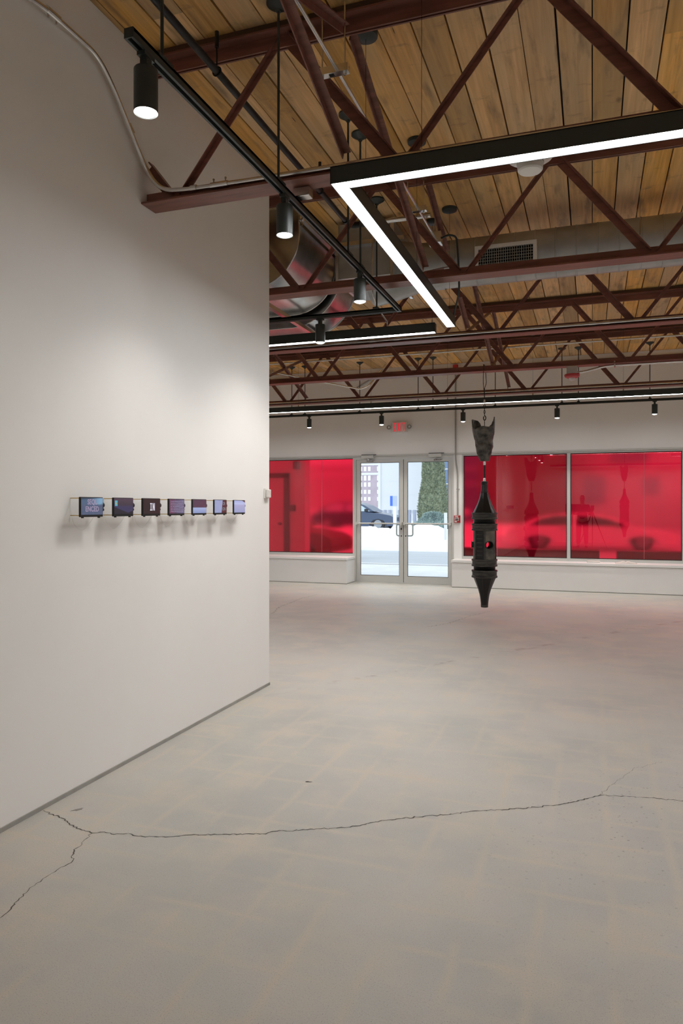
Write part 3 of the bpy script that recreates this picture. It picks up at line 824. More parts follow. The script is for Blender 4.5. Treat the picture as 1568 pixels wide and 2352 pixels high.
def elbow(y0, y1, xr, zb, R, label):
    # rectangular elbow: riser from the ceiling turning to run left; outer curve faces the room
    r = thing('duct_elbow', (xr - R, (y0 + y1) / 2, zb), label, 'duct', 'sheet metal elbows')
    cx, cz = xr - R, zb + R
    out = [(xr, ZC - 0.005)] + [(cx + R * math.cos(math.radians(a)), cz + R * math.sin(math.radians(a))) for a in range(0, -91, -6)] + [(cx - 1.6, zb)]
    ri = max(0.05, R - 0.42)
    inn = [(cx - 1.6, cz - ri)] + [(cx + ri * math.cos(math.radians(a)), cz + ri * math.sin(math.radians(a))) for a in range(-90, 1, 10)] + [(cx + ri, ZC - 0.005)]
    poly = out + inn
    MB().prism(poly, y0, y1, 'Y').build('shell', M['galv'], r, angle=25)
    s = MB()   # standing seams along both curved edges
    for yy in (y0 + 0.006, y1 - 0.006):
        s.tube([(p[0], yy, p[1]) for p in [(xr + 0.004, ZC - 0.005)] + [(cx + (R + 0.004) * math.cos(math.radians(a)), cz + (R + 0.004) * math.sin(math.radians(a))) for a in range(0, -91, -6)] + [(cx - 1.6, zb - 0.004)]], 0.007, 8)
    s.build('seam', M['emt'], r)
    return r
e1 = elbow(5.50, 6.40, -2.285, 3.20, 0.40, 'wide curved sheet metal elbow duct at the partition edge, nearest')
e2 = elbow(6.47, 6.93, -2.255, 3.10, 0.50, 'narrower curved sheet metal elbow duct just behind the wide one')
# slotted strut clamped across the wide elbow
s = thing('strut_channel', (-2.25, 5.95, 3.70), 'slotted galvanized strut laid across the upper face of the wide elbow', 'strut')
MB().box(-2.268, -2.230, 5.47, 6.45, 3.700, 3.706).box(-2.268, -2.262, 5.47, 6.45, 3.706, 3.74).box(-2.236, -2.230, 5.47, 6.45, 3.706, 3.74).build('channel', M['emt'], s, smooth=False)
for yy in (5.50, 6.42):
    MB().tube([(-2.25, yy, 3.66), (-2.25, yy, ZC)], 0.005, 8).lathe([(0.010, 3.688), (0.010, 3.70)], (-2.25, yy, 0), 6).build('threaded_rod', M['emt'], s)
s = thing('strut_channel', (-3.2, 5.5, 3.16), 'slotted galvanized strut under the wide elbow at the partition edge', 'strut')
MB().box(-3.5, -2.62, 5.56, 5.60, 3.155, 3.19).build('channel', M['emt'], s, smooth=False)
MB().box(-2.64, -2.60, 5.55, 6.95, 3.06, 3.095).build('cross_channel', M['emt'], s, smooth=False)

# ================================================================== PIPES AND CONDUITS
PX, PZ = -1.79, 3.55
r = thing('sprinkler_pipe', (PX, 3.0, PZ), 'black iron pipe under the ceiling beside the near track, running to the ducts', 'pipe')
MB().tube([(PX, 0.5, PZ), (PX, 5.30, PZ)], 0.0185, 16).build('pipe_run', M['iron'], r)
MB().tube([(PX, 4.55, PZ), (PX, 4.62, PZ)], 0.025, 16).build('fitting', M['iron'], r)
MB().tube(round_path([(PX, 5.24, PZ), (PX, 5.36, PZ), (PX + 0.12, 5.36, PZ)], 0.07), 0.025, 14).build('fitting', M['iron'], r)
MB().tube([(PX + 0.11, 5.36, PZ), (-1.15, 5.36, PZ)], 0.018, 14).build('branch_pipe', M['emt'], r)
for yy in (3.24, 4.70):
    MB().tube(arc((PX, yy, PZ), 0.023, 0, 360, 16, 'XZ'), 0.004, 6, cap=False).tube([(PX, yy, PZ + 0.023), (PX, yy, PZ + 0.17)], 0.0045, 8).lathe([(0.011, PZ + 0.12), (0.011, PZ + 0.20)], (PX, yy, 0), 8).build('clevis_hanger', M['iron'], r)

EX, EZ = -1.185, 3.50
r = thing('electrical_conduit', (EX, 3.5, EZ), 'silver conduit hung on two struts, running above the L lamp corner', 'conduit', 'conduits')
MB().tube([(EX, 0.5, EZ), (EX, 5.68, EZ)], 0.0095, 12).build('conduit_run', M['emt'], r)
for yy in (3.335, 5.08):
    MB().box(EX - 0.085, EX + 0.065, yy - 0.020, yy + 0.020, EZ - 0.030, EZ - 0.012).box(EX - 0.085, EX + 0.065, yy - 0.020, yy - 0.016, EZ - 0.012, EZ + 0.006).box(EX - 0.085, EX + 0.065, yy + 0.016, yy + 0.020, EZ - 0.012, EZ + 0.006).build('strut', M['emt'], r, smooth=False)
    for xx in (EX - 0.072, EX + 0.045):
        MB().tube([(xx, yy, EZ - 0.045), (xx, yy, ZC)], 0.004, 8).lathe([(0.009, EZ - 0.040), (0.009, EZ - 0.030)], (xx, yy, 0), 6).build('threaded_rod', M['emt'], r)
    MB().box(EX - 0.035, EX - 0.010, yy - 0.010, yy + 0.010, EZ - 0.0315, EZ - 0.0295).build('slot', M['blackm'], r, smooth=False)
MB().box(EX - 0.05, EX + 0.055, 5.64, 5.74, EZ - 0.055, EZ + 0.035).build('junction_box', M['emt'], r, smooth=False, bevel=0.003)
MB().tube([(EX, 5.69, EZ + 0.03), (EX, 5.69, ZC)], 0.004, 8).build('threaded_rod', M['emt'], r)
r2 = MB().tube(round_path([(EX + 0.055, 5.69, EZ - 0.01), (EX + 0.11, 5.69, EZ + 0.01), (EX + 0.165, 5.72, EZ), (EX + 0.175, 5.75, EZ - 0.16), (EX + 0.175, 5.8, EZ - 0.42), (EX + 0.10, 5.96, LZ + HH + 0.0)], 0.07, 8), 0.008, 10).build('flexible_cable', M['black'])
tag(r2, 'black flexible cable dropping from junction box to the L lamp end', 'cable')

# conduit bending down the partition and along the nearest truss
pts = [(-2.29, 2.20, 3.45), (-2.29, 2.52, 3.56), (-2.29, 2.95, 3.565), (-2.29, 3.08, 3.47), (-2.285, 3.350, 3.18), (-2.20, 3.372, 3.060), (-2.05, 3.378, 3.046), (-1.6, 3.378, 3.040), (2.2, 3.378, 3.026)]
r = thing('electrical_conduit', (-2.29, 2.9, 3.2), 'grey conduit bending down the white partition onto the nearest truss chord', 'conduit', 'conduits')
MB().tube(round_path(pts, 0.16, 8), 0.0135, 14).build('conduit_run', M['emt'], r)
MB().tube([(-2.29, 2.60, 3.562), (-2.29, 2.68, 3.563)], 0.018, 14).tube([(-2.29, 3.20, 3.352), (-2.288, 3.235, 3.318)], 0.0155, 14).tube([(-1.90, 3.378, 3.044), (-1.80, 3.378, 3.043)], 0.0175, 14).tube([(-2.02, 3.378, 3.046), (-1.985, 3.378, 3.046)], 0.0185, 10).build('coupling', M['emt'], r)
sc = MB()
for xx in (-1.885, -1.815):
    sc.lathe([(0.004, 3.055), (0.004, 3.074), (0.006, 3.074), (0.006, 3.080)], (xx, 3.378, 0), 8)
for yy in (2.615, 2.665):
    sc.tube([(-2.29, yy, 3.548), (-2.29, yy, 3.535)], 0.005, 8)
sc.build('set_screw', M['chrome'], r)
bx = MB().box(-1.46, -1.37, 3.44, 3.50, 2.950, 2.998).build('junction_box', M['emt'], r, smooth=False, bevel=0.004)

def chord_conduit(y, z, x0, x1, rad, label, coup):
    r = thing('electrical_conduit', ((x0 + x1) / 2, y, z), label, 'conduit', 'conduits')
    MB().tube([(x0, y, z), (x1, y, z)], rad, 14).build('conduit_run', M['emt'], r)
    m = MB()
    for c in coup:
        m.tube([(c - 0.03, y, z), (c + 0.03, y, z)], rad + 0.0045, 12)
    m.build('coupling', M['emt'], r)
chord_conduit(TY[3] - 0.045, 3.035, -8.4, 4.0, 0.016, 'grey conduit lying on the bottom chord of the third truss', (-2.1, -1.85, 0.0, 0.12, 2.6))
chord_conduit(TY[5] - 0.045, 3.028, -8.4, 4.0, 0.015, 'bright conduit along the bottom chord of the farthest truss', (-3.30, -1.02, 1.05))
chord_conduit(TY[5] - 0.10, 3.655, -8.4, 4.0, 0.013, 'thin bright conduit under the top chord of the farthest truss', (-4.0, -2.3, -0.35, -0.1))
# conduit and strobe on the fourth truss
r = thing('electrical_conduit', (1.5, TY[4] - 0.03, 2.985), 'grey conduit under the fourth truss chord feeding the red strobe', 'conduit', 'conduits')
MB().tube(round_path([(-0.20, TY[4] - 0.02, 2.925), (-0.10, TY[4] - 0.02, 2.925), (0.12, TY[4] - 0.02, 2.975), (0.22, TY[4] - 0.02, 2.982), (4.0, TY[4] - 0.02, 2.982)], 0.08), 0.014, 12).build('conduit_run', M['emt'], r)
MB().box(0.235, 0.25, TY[4] - 0.04, TY[4] + 0.0, 2.96, 3.03).build('clamp', M['emt'], r, smooth=False)
r = thing('fire_strobe', (-0.225, TY[4] - 0.02, 2.84), 'red ceiling strobe under a grey box on the fourth truss', 'alarm')
MB().box(-0.285, -0.165, TY[4] - 0.07, TY[4] + 0.03, 2.905, 2.998).build('back_box', M['emt'], r, smooth=False, bevel=0.004)
MB().lathe([(0.085, 2.905), (0.088, 2.893), (0.080, 2.875), (0.055, 2.862), (0.0, 2.862)], (-0.225, TY[4] - 0.02, 0), 28, cap=False).build('red_housing', M['red'], r)
MB().lathe([(0.038, 2.863), (0.036, 2.845), (0.022, 2.832), (0.0, 2.828)], (-0.225, TY[4] - 0.02, 0), 20, cap=False).build('clear_lens', M['clear'], r)

# far wall conduits
r = thing('electrical_conduit', (-2.22, YF - 0.02, 1.2), 'painted vertical conduit on the far wall, dropping to the pull station', 'conduit', 'conduits')
yv = YF - 0.016
MB().tube(round_path([(-2.224, yv, 3.70), (-2.224, yv, 2.15), (-2.190, yv + 0.012, 1.95), (-2.190, yv + 0.018, 1.20)], 0.15), 0.0135, 12).build('conduit_run', M['trimgrey'], r)
MB().box(-2.265, -2.183, YF - 0.06, YF, 3.66, 3.80).build('red_box', M['red'], r, smooth=False, bevel=0.004)
MB().tube([(-2.21, YF - 0.02, 1.66), (-2.165, YF + 0.015, 1.66)], 0.006, 8).build('strap', M['chrome'], r)
r = thing('electrical_conduit', (-1.0, YF - 0.04, 3.75), 'painted horizontal pipe along the far wall just under the ceiling', 'conduit', 'conduits')
MB().tube(round_path([(-4.05, YF - 0.016, 3.48), (-3.72, YF - 0.016, 3.66), (-3.3, YF - 0.016, 3.69), (1.25, YF - 0.016, 3.715), (1.5, YF - 0.016, 3.60), (3.0, YF - 0.016, 3.58)], 0.12), 0.013, 12).build('conduit_run', M['trimgrey'], r)
# bent conduit with coupling between the last two trusses, left part
r = thing('electrical_conduit', (-4.2, 10.0, 3.2), 'thin bent conduit zigzagging behind the fourth truss near the partition edge', 'conduit', 'conduits')
MB().tube(round_path([(-5.6, 9.7, 3.02), (-4.50, 9.7, 3.35), (-3.10, 9.75, 3.02), (-2.98, 9.75, 3.06), (-2.80, 10.0, 3.40)], 0.05), 0.011, 10).build('conduit_run', M['emt'], r)
MB().box(-4.55, -4.43, 9.67, 9.73, 3.315, 3.37).build('coupling', M['emt'], r, smooth=False)

# smoke detector on the nearest truss
r = thing('smoke_detector', (-0.27, TY[1], 2.88), 'white round smoke detector under the nearest truss, behind the lamp', 'smoke detector')
c = (-0.27, TY[1], 0)
MB().lathe([(0.100, 2.998), (0.104, 2.975), (0.100, 2.955), (0.072, 2.938), (0.060, 2.932)], c, 36).build('base', M['white'], r)
MB().lathe([(0.060, 2.933), (0.056, 2.900), (0.050, 2.893), (0.0, 2.892)], c, 32, cap=False).build('sensor_cap', M['white'], r)
MB().lathe([(0.0615, 2.929), (0.0615, 2.934)], c, 28).build('vent_slot', M['trimgrey'], r)

# ================================================================== EXIT SIGN, CLOSERS, PULL STATION, THERMOSTAT
r = thing('exit_sign', (-3.215, YF, 2.66), 'white EXIT sign with red letters above the glass doors', 'exit sign')
MB().box(-3.36, -3.07, YF - 0.05, YF - 0.001, 2.665, 2.855).build('case', M['white'], r, smooth=False, bevel=0.008)
ex = MB(); e0, e1 = YF - 0.0520, YF - 0.0495
zl, zh, st = 2.690, 2.838, 0.0165
def eb(x0, x1, z0, z1): ex.box(x0, x1, e0, e1, z0, z1)
x = -3.318
eb(x, x + st, zl, zh); eb(x + st, x + 0.046, zh - st, zh); eb(x + st, x + 0.046, zl, zl + st); eb(x + st, x + 0.038, (zl + zh - st) / 2, (zl + zh + st) / 2)
x = -3.256
ex.prism([(x, zl), (x + 0.018, zl), (x + 0.053, zh), (x + 0.035, zh)], e0, e1, 'Y').prism([(x, zh), (x + 0.018, zh), (x + 0.053, zl), (x + 0.035, zl)], e0 + 0.0003, e1, 'Y')
eb(-3.188, -3.188 + st, zl, zh)
eb(-3.143, -3.143 + st, zl, zh - st); eb(-3.160, -3.110, zh - st, zh)
ex.build('letters', M['exitred'], r, smooth=False)
for s, xx in ((-1, -3.40), (1, -3.03)):
    h = MB().lathe([(0.020, YF - 0.03), (0.036, YF - 0.04), (0.038, YF - 0.075), (0.030, YF - 0.078), (0.026, YF - 0.066), (0, YF - 0.066)], (xx, 0, 2.762), 20, 'Y', cap=False)
    hd = h.build('emergency_head', M['trimgrey'], r)
    MB().lathe([(0.0, YF - 0.072), (0.018, YF - 0.070), (0.02, YF - 0.066)], (xx, 0, 2.762), 16, 'Y', cap=False).build('bulb', M['pane'], hd)
    MB().box(min(xx, xx - s * 0.04), max(xx, xx - s * 0.04), YF - 0.035, YF - 0.02, 2.755, 2.77).build('arm', M['white'], r, smooth=False)
for xx, lb in ((-3.79, 'grey door closer above the left glass door leaf'), (-2.565, 'grey door closer above the right glass door leaf')):
    r = thing('door_closer', (xx, YF, 2.22), lb, 'door closer', 'door closers')
    MB().box(xx - 0.13, xx + 0.10, YF - 0.05, YF + 0.02, 2.225, 2.282).build('body', M['alu'], r, smooth=False, bevel=0.006)
    MB().box(xx - 0.125, xx + 0.14, YF - 0.048, YF + 0.0, 2.283, 2.293).build('cover_top', M['aludark'], r, smooth=False)
    MB().lathe([(0.016, 2.185), (0.016, 2.226)], (xx - 0.01, YF - 0.01, 0), 12).bar((xx - 0.01, YF - 0.01, 2.195), (xx + 0.10, YF + 0.035, 2.185), 0.010, 0.022, (0, 0, 1)).box(xx - 0.05, xx + 0.08, YF + 0.025, YF + 0.045, 2.165, 2.195).build('arm', M['chrome'], r, smooth=False)
r = thing('fire_pull_station', (-2.20, YF, 1.07), 'red FIRE pull station on the white pilaster beside the doors', 'fire alarm')
px, pz, py = -2.205, 1.147, YF + 0.02
MB().box(px - 0.05, px + 0.058, py - 0.03, py, pz - 0.066, pz + 0.062).build('back_plate', M['red'], r, smooth=False, bevel=0.004)
MB().box(px - 0.045, px + 0.042, py - 0.05, py - 0.03, pz - 0.060, pz + 0.058).build('front_cover', M['red'], r, smooth=False, bevel=0.006)
vs, fs = text_mesh('FIRE', 0.040, 0.80, 0.001)
MB().add([(px - 0.001 + v[0], py - 0.0510 - (0.0006 if v[2] > 0 else 0), pz + 0.040 + v[1]) for v in vs], fs).build('letters', M['white'], r, smooth=False)
MB().box(px - 0.026, px + 0.030, py - 0.056, py - 0.049, pz - 0.012, pz + 0.004).box(px - 0.024, px + 0.028, py - 0.0545, py - 0.049, pz + 0.014, pz + 0.020).box(px - 0.024, px + 0.028, py - 0.0545, py - 0.049, pz - 0.026, pz - 0.019).build('handle', M['blackm'], r, smooth=False)
MB().box(px - 0.033, px + 0.036, py - 0.052, py - 0.0495, pz - 0.030, pz + 0.024).build('pull_plate', M['white'], r, smooth=False)
MB().box(px - 0.036, px + 0.006, py - 0.0515, py - 0.049, pz - 0.053, pz - 0.038).build('label_strip', M['white'], r, smooth=False)
r = thing('thermostat', (XW, 4.95, 1.42), 'small white thermostat box near the end of the partition wall', 'thermostat')
MB().box(XW, XW + 0.012, 4.912, 4.985, 1.415, 1.49).build('back_plate', M['white'], r, smooth=False, bevel=0.003)
MB().box(XW + 0.012, XW + 0.032, 4.918, 4.979, 1.421, 1.484).build('cover', M['white'], r, smooth=False, bevel=0.006)

# ================================================================== TABLETS
def scr1(t, u, v, P):
    sky = mixc(t, ramp(t, u, [(0.45, 0.0), (0.85, 1.0)]), (0.075, 0.12, 0.20), (0.20, 0.36, 0.52))
    low = mixc(t, noise(t, P, 60, 4), (0.05, 0.075, 0.13), (0.11, 0.13, 0.22))
    k = ramp(t, mth(t, 'ADD', v, mth(t, 'MULTIPLY_ADD', noise(t, P, 30, 3), 0.2, -0.1)), [(0.55, 0.0), (0.68, 1.0)])
    c = mixc(t, k, low, sky)
    return mixc(t, ramp(t, mth(t, 'ADD', v, mth(t, 'MULTIPLY', u, -0.12)), [(0.86, 0.0), (0.93, 1.0)]), c, (0.03, 0.05, 0.08))
def scr2(t, u, v, P):
    n = mth(t, 'MULTIPLY_ADD', noise(t, P, 40, 3), 0.22, -0.11)
    sky = ramp(t, v, [(0.4, (0.045, 0.036, 0.085)), (0.62, (0.045, 0.030, 0.045)), (1.0, (0.085, 0.050, 0.075))])
    far = ramp(t, mth(t, 'ADD', v, n), [(0.50, 1.0), (0.54, 0.0)])
    c = mixc(t, far, sky, (0.040, 0.033, 0.095))
    hill = mth(t, 'SUBTRACT', mth(t, 'MULTIPLY_ADD', mth(t, 'ABSOLUTE', mth(t, 'SUBTRACT', u, 0.72)), 0.5, 0.10), v)
    c = mixc(t, ramp(t, mth(t, 'MULTIPLY_ADD', n, 0.4, mth(t, 'ADD', hill, 0.5)), [(0.49, 0.0), (0.51, 1.0)]), c, (0.010, 0.008, 0.016))
    a = mth(t, 'MULTIPLY', mth(t, 'LESS_THAN', u, 0.17), mth(t, 'MULTIPLY', mth(t, 'GREATER_THAN', v, 0.52), mth(t, 'LESS_THAN', v, 0.86)))
    a = mth(t, 'MULTIPLY', a, mth(t, 'GREATER_THAN', u, 0.03))
    c = mixc(t, a, c, (0.10, 0.38, 0.50))
    s = mth(t, 'MULTIPLY', mth(t, 'LESS_THAN', mth(t, 'ABSOLUTE', mth(t, 'SUBTRACT', u, 0.10)), 0.025), mth(t, 'LESS_THAN', mth(t, 'ABSOLUTE', mth(t, 'SUBTRACT', v, 0.68)), 0.05))
    return mixc(t, s, c, (0.45, 0.38, 0.10))
def scr3(t, u, v, P):
    return mixc(t, noise(t, P, 9, 3), (0.030, 0.006, 0.008), (0.012, 0.005, 0.007))
def scr4(t, u, v, P):
    c = ramp(t, u, [(0.15, (0.15, 0.045, 0.10)), (0.5, (0.12, 0.10, 0.18)), (0.9, (0.15, 0.15, 0.27))])
    return mixc(t, ramp(t, noise(t, mapping(t, P, (1, 30, 220)), 1.0, 3), [(0.45, 0.0), (0.65, 0.8)]), c, (0.05, 0.045, 0.07))
def scr5(t, u, v, P):
    d = mixc(t, noise(t, mapping(t, P, (1, 30, 140)), 1.0, 4), (0.022, 0.030, 0.055), (0.075, 0.07, 0.105))
    l = ramp(t, v, [(0.0, (0.20, 0.30, 0.52)), (0.42, (0.34, 0.46, 0.72))])
    return mixc(t, mth(t, 'GREATER_THAN', v, 0.42), l, d)
def scr6(t, u, v, P):
    l = mixc(t, noise(t, P, 30, 4), (0.24, 0.33, 0.52), (0.30, 0.42, 0.66))
    e = mth(t, 'ADD', u, mth(t, 'MULTIPLY_ADD', v, -0.10, -0.02))
    return mixc(t, ramp(t, e, [(0.53, 0.0), (0.55, 1.0)]), l, (0.035, 0.033, 0.034))
def scr7(t, u, v, P):
    l = ramp(t, v, [(0.0, (0.27, 0.36, 0.58)), (0.60, (0.34, 0.42, 0.64)), (0.72, (0.42, 0.54, 0.82)), (1.0, (0.33, 0.46, 0.74))])
    k = mth(t, 'ADD', mth(t, 'MULTIPLY', mth(t, 'SUBTRACT', u, 0.8), 0.6), mth(t, 'SUBTRACT', v, 0.95))
    return mixc(t, mth(t, 'GREATER_THAN', k, 0.0), l, (0.05, 0.06, 0.06))
M['glow_lilac'] = emis('screen_lilac_text', (0.30, 0.24, 0.36), 0.72)
M['glow_white'] = emis('screen_white_text', (0.62, 0.60, 0.68), 0.72)
M['glow_dim'] = emis('screen_dim_text', (0.23, 0.21, 0.32), 0.72)
M['glow_grey'] = emis('screen_grey_text', (0.28, 0.30, 0.33), 0.6)
XS = -2.232         # face of the screens
MT = [screen_mat('screen_%s' % n, b) for n, b in (('sea', scr1), ('dusk', scr2), ('maroon', scr3), ('violet', scr4), ('horizon', scr5), ('split', scr6), ('pale', scr7))]
TABS = [(2.841, 'leftmost small screen, reading SEQU ENCED over blue water'), (3.085, 'small screen second from left, showing dark purple hills and a cyan box'),
        (3.331, 'small dark maroon screen reading IN'), (3.579, 'small screen fourth from left, purple with rows of blurred writing'),
        (3.832, 'small screen dark above and pale blue below'), (4.092, 'small screen pale blue at left and black at right with faint writing'),
        (4.353, 'rightmost small screen, nearly all pale blue with dark corner')]
TAB_Z = 1.352
def tablet_base(label, mscreen):
    r = thing('tablet', (0, 0, 0), label, 'tablet', 'row of small screens on the partition')
    # local: +X faces the room, screen in the YZ plane, X=0 the screen face
    MB().box(-0.012, -0.001, -0.082, 0.082, -0.048, 0.046).build('case', M['blackm'], r, smooth=False, bevel=0.003)
    MB().box(-0.0012, 0.0, -0.0775, 0.0775, -0.0375, 0.0425).build('screen', mscreen, r, smooth=False)
    for z, nm in ((0.041, 'upper'), (-0.041, 'lower')):
        MB().tube([(-0.0875, -0.045, z), (-0.012, -0.045, z)], 0.0022, 8).build('brass_rod', M['brass'], r)
    MB().box(-0.011, -0.003, -0.066, -0.056, -0.053, -0.047).box(-0.011, -0.003, 0.052, 0.062, -0.053, -0.047).build('clip', M['blackm'], r, smooth=False)
    MB().sphere((-0.026, 0.101, 0.008), 0.017, 12, 8, (0.9, 1.15, 0.95)).tube(round_path([(-0.026, 0.095, -0.004), (-0.030, 0.128, -0.014), (-0.036, 0.104, -0.026), (-0.042, 0.080, -0.020)], 0.02), 0.0045, 8).build('cable_plug', M['rubber'], r)
    MB().tube(round_path([(-0.087, -0.045, 0.038), (-0.082, -0.052, -0.02), (-0.080, -0.030, -0.09), (-0.082, 0.03, -0.12), (-0.084, 0.085, -0.085), (-0.04, 0.088, -0.020)], 0.05), 0.0006, 6).build('thin_wire', M['white'], r)
    return r
tabs = []
for i, (yy, lb) in enumerate(TABS):
    if i == 0:
        r = tablet_base(lb, MT[0]); r.location = (XS, yy, TAB_Z)
        tabs.append(r)
    else:
        r = dup(tabs[0], (XS, yy, TAB_Z), None, lb)
        for c in r.children:
            if c.name.startswith('screen'):
                c.data = c.data.copy(); c.data.materials[0] = MT[i]
        tabs.append(r)
def screen_text(r, body, size, y, z, sx, material, bold=0.0):
    vs, fs = text_mesh(body, size, sx, bold)
    # text x -> +Y (reads left to right when seen from +X)
    me = MB().add([(0.0006 + (0.0003 if v[2] > 0 else 0), v[0] + y, v[1] + z) for v in vs], fs).mesh('caption', material, smooth=False)
    o = bpy.data.objects.new('caption', me); COL.objects.link(o); o.parent = r
    return o
screen_text(tabs[0], 'SEQU', 0.034, 0.002, 0.0215, 0.88, M['glow_lilac'], 0.0008)
screen_text(tabs[0], 'ENCED', 0.034, -0.001, -0.0115, 0.88, M['glow_lilac'], 0.0008)
def slab(m, x0, x1, z0, z1): m.box(0.0005, 0.0012, x0, x1, z0, z1)
m = MB()
slab(m, -0.0125, -0.0065, -0.020, 0.020); slab(m, -0.0175, -0.0015, 0.014, 0.020); slab(m, -0.0175, -0.0015, -0.020, -0.014)
slab(m, 0.005, 0.0105, -0.020, 0.020); slab(m, 0.0195, 0.025, -0.020, 0.020)
m.prism([(0.005, 0.020), (0.0112, 0.020), (0.025, -0.020), (0.0188, -0.020)], 0.0005, 0.0012, 'X')
o = bpy.data.objects.new('caption', m.mesh('caption', M['glow_white'], smooth=False)); COL.objects.link(o); o.parent = tabs[2]
mr = MB(); rg = random.Random(3)
for row in range(7):
    y = -0.066
    z = 0.030 - row * 0.0092
    while y < 0.062:
        wd = rg.uniform(0.004, 0.012)
        slab(mr, y, min(y + wd, 0.068), z - 0.0022, z + 0.0018)
        y += wd + rg.uniform(0.0015, 0.005)
o = bpy.data.objects.new('caption', mr.mesh('caption', M['glow_dim'], smooth=False)); COL.objects.link(o); o.parent = tabs[3]
screen_text(tabs[5], 'OR', 0.030, 0.040, 0.020, 0.75, M['glow_grey'])
screen_text(tabs[5], 'ION', 0.030, 0.040, -0.014, 0.75, M['glow_grey'])

# ================================================================== HANGING SPINDLE SCULPTURE
SX, SYY = -1.243, 8.90
K = 8.81 / 1660.0    # metres per photo pixel at the spindle
def zz(v): return 1.35 + (1165.0 - v) * K
def lat(prof): return [(r * K, zz(v)) for v, r in prof]
def sculpture(loc, label, group, hang_top):
    cx_, cy_, dz = loc
    r = thing('hanging_sculpture', (cx_, cy_, zz(1395) + dz), label, 'sculpture', group)
    c = (cx_, cy_, dz)
    # steel tie through the middle
    MB().lathe(lat([(1064, 2.0), (1107, 2.0)]), c, 14).build('tie_rod', M['iron'], r)
    MB().lathe(lat([(1060, 3.0), (1065, 3.2), (1068.5, 2.8)]), c, 16).build('pipe_coupling', M['emt'], r)
    MB().lathe(lat([(1098, 2.8), (1101, 3.1), (1105.5, 3.4)]), c, 16).build('pipe_coupling', M['emt'], r)
    MB().lathe(lat([(1105, 3.0), (1106, 7.8), (1112, 7.9), (1112.5, 7.0)]), c, 24).lathe(lat([(1129, 8.8), (1131, 9.0), (1132, 8.6)]), c, 24).build('upper_collar', M['rubber'], r)
    horn_u = [(1111, 6.9), (1120, 7.3), (1130, 8.2), (1140, 10.4), (1147.6, 12.4), (1155, 15.2), (1161, 17.6), (1170, 21.8), (1178, 25.6)]
    def ribbed(pr, seg=96):
        vs = []; fs = []
        for v, rad in pr:
            for k in range(seg):
                a = 2 * PI * k / seg
                rr = rad * K * (1 + 0.055 * max(0.0, math.cos(8 * a)) ** 10)
                vs.append((cx_ + rr * math.cos(a), cy_ + rr * math.sin(a), zz(v) + dz))
        for i in range(len(pr) - 1):
            for k in range(seg):
                k2 = (k + 1) % seg
                fs.append((i * seg + k, i * seg + k2, (i + 1) * seg + k2, (i + 1) * seg + k))
        fs.append(tuple(range(seg))); fs.append(tuple((len(pr) - 1) * seg + k for k in range(seg)))
        return MB().add(vs, fs)
    ribbed(horn_u).build('upper_horn', M['rubber'], r, angle=60)
    horn_l = [(1325, 25.0), (1331, 22.6), (1341, 18.7), (1353, 14.2), (1365.6, 10.8), (1376, 9.2), (1386, 8.1), (1390, 8.0)]
    ribbed(horn_l).build('lower_horn', M['rubber'], r, angle=60)
    MB().lathe(lat([(1389, 8.0), (1390, 8.3), (1394.5, 8.2), (1395, 7.0)]), c, 28).build('end_cap', M['cast'], r)
    def ring(v0, v1):
        h = v1 - v0
        return lat([(v0, 26), (v0, 29.2), (v0 + h * .20, 29.4), (v0 + h * .24, 28.0), (v0 + h * .70, 27.8), (v0 + h * .76, 29.3), (v1 - 0.6, 29.3), (v1, 28.0), (v1, 24)])
    for a, b in ((1177.5, 1192.5), (1202.5, 1218.5), (1284, 1300.5), (1309, 1326.5)):
        MB().lathe(ring(a, b), c, 48).build('flange_ring', M['cast'], r, angle=25)
    for a, b in ((1191.5, 1203.5), (1299.5, 1310)):
        pr = [(a, 22)]
        n = 4
        for i in range(n):
            t0 = a + (b - a) * i / n; t1 = a + (b - a) * (i + 1) / n
            pr += [(t0, 23.8), (t0 + 0.3 * (t1 - t0), 25.0), (t0 + 0.8 * (t1 - t0), 24.6), (t1, 23.8)]
        pr.append((b, 22))
        MB().lathe(lat(pr), c, 40).build('bellows', M['rubber'], r, angle=50)
    # drum with a see-through tube: boolean cut, then a collar at each end
    drum = MB().lathe(lat([(1217, 23.6), (1217, 25.6), (1285, 25.6), (1285, 23.6), (1285, 23.0), (1217, 23.0)]), (0, 0, 0), 48)
    drum.f = [f for f in drum.f if len(f) < 10]
    n = 48; q = len(drum.v) // n
    drum.f += [((q - 1) * n + k, (q - 1) * n + (k + 1) % n, (k + 1) % n, k) for k in range(n)]
    az = math.radians(-57)
    ax = Vector((math.cos(az), math.sin(az), 0)); ab = Vector((-0.10, 1.0, 0)).normalized()
    zc = zz(1251)
    cut = MB().tube([Vector((0, 0, zc)) + ax * 0.07, Vector((0, 0, zc)) + ax * 0.4], 8.6 * K, 28).tube([Vector((0, 0, zc)) + ab * 0.07, Vector((0, 0, zc)) + ab * 0.4], 9.0 * K, 28)
    return r, drum, cut, ax, zc
def drum_mesh(drum, cut):
    a = bpy.data.objects.new('a', drum.mesh('a', M['panel'])); b = bpy.data.objects.new('b', cut.mesh('b', M['panel']))
    COL.objects.link(a); COL.objects.link(b)
    md = a.modifiers.new('cut', 'BOOLEAN'); md.object = b; md.operation = 'DIFFERENCE'; md.solver = 'EXACT'
    dg = bpy.context.evaluated_depsgraph_get(); dg.update()
    me = bpy.data.meshes.new_from_object(a.evaluated_get(dg))
    bpy.data.objects.remove(a, do_unlink=True); bpy.data.objects.remove(b, do_unlink=True)
    return me
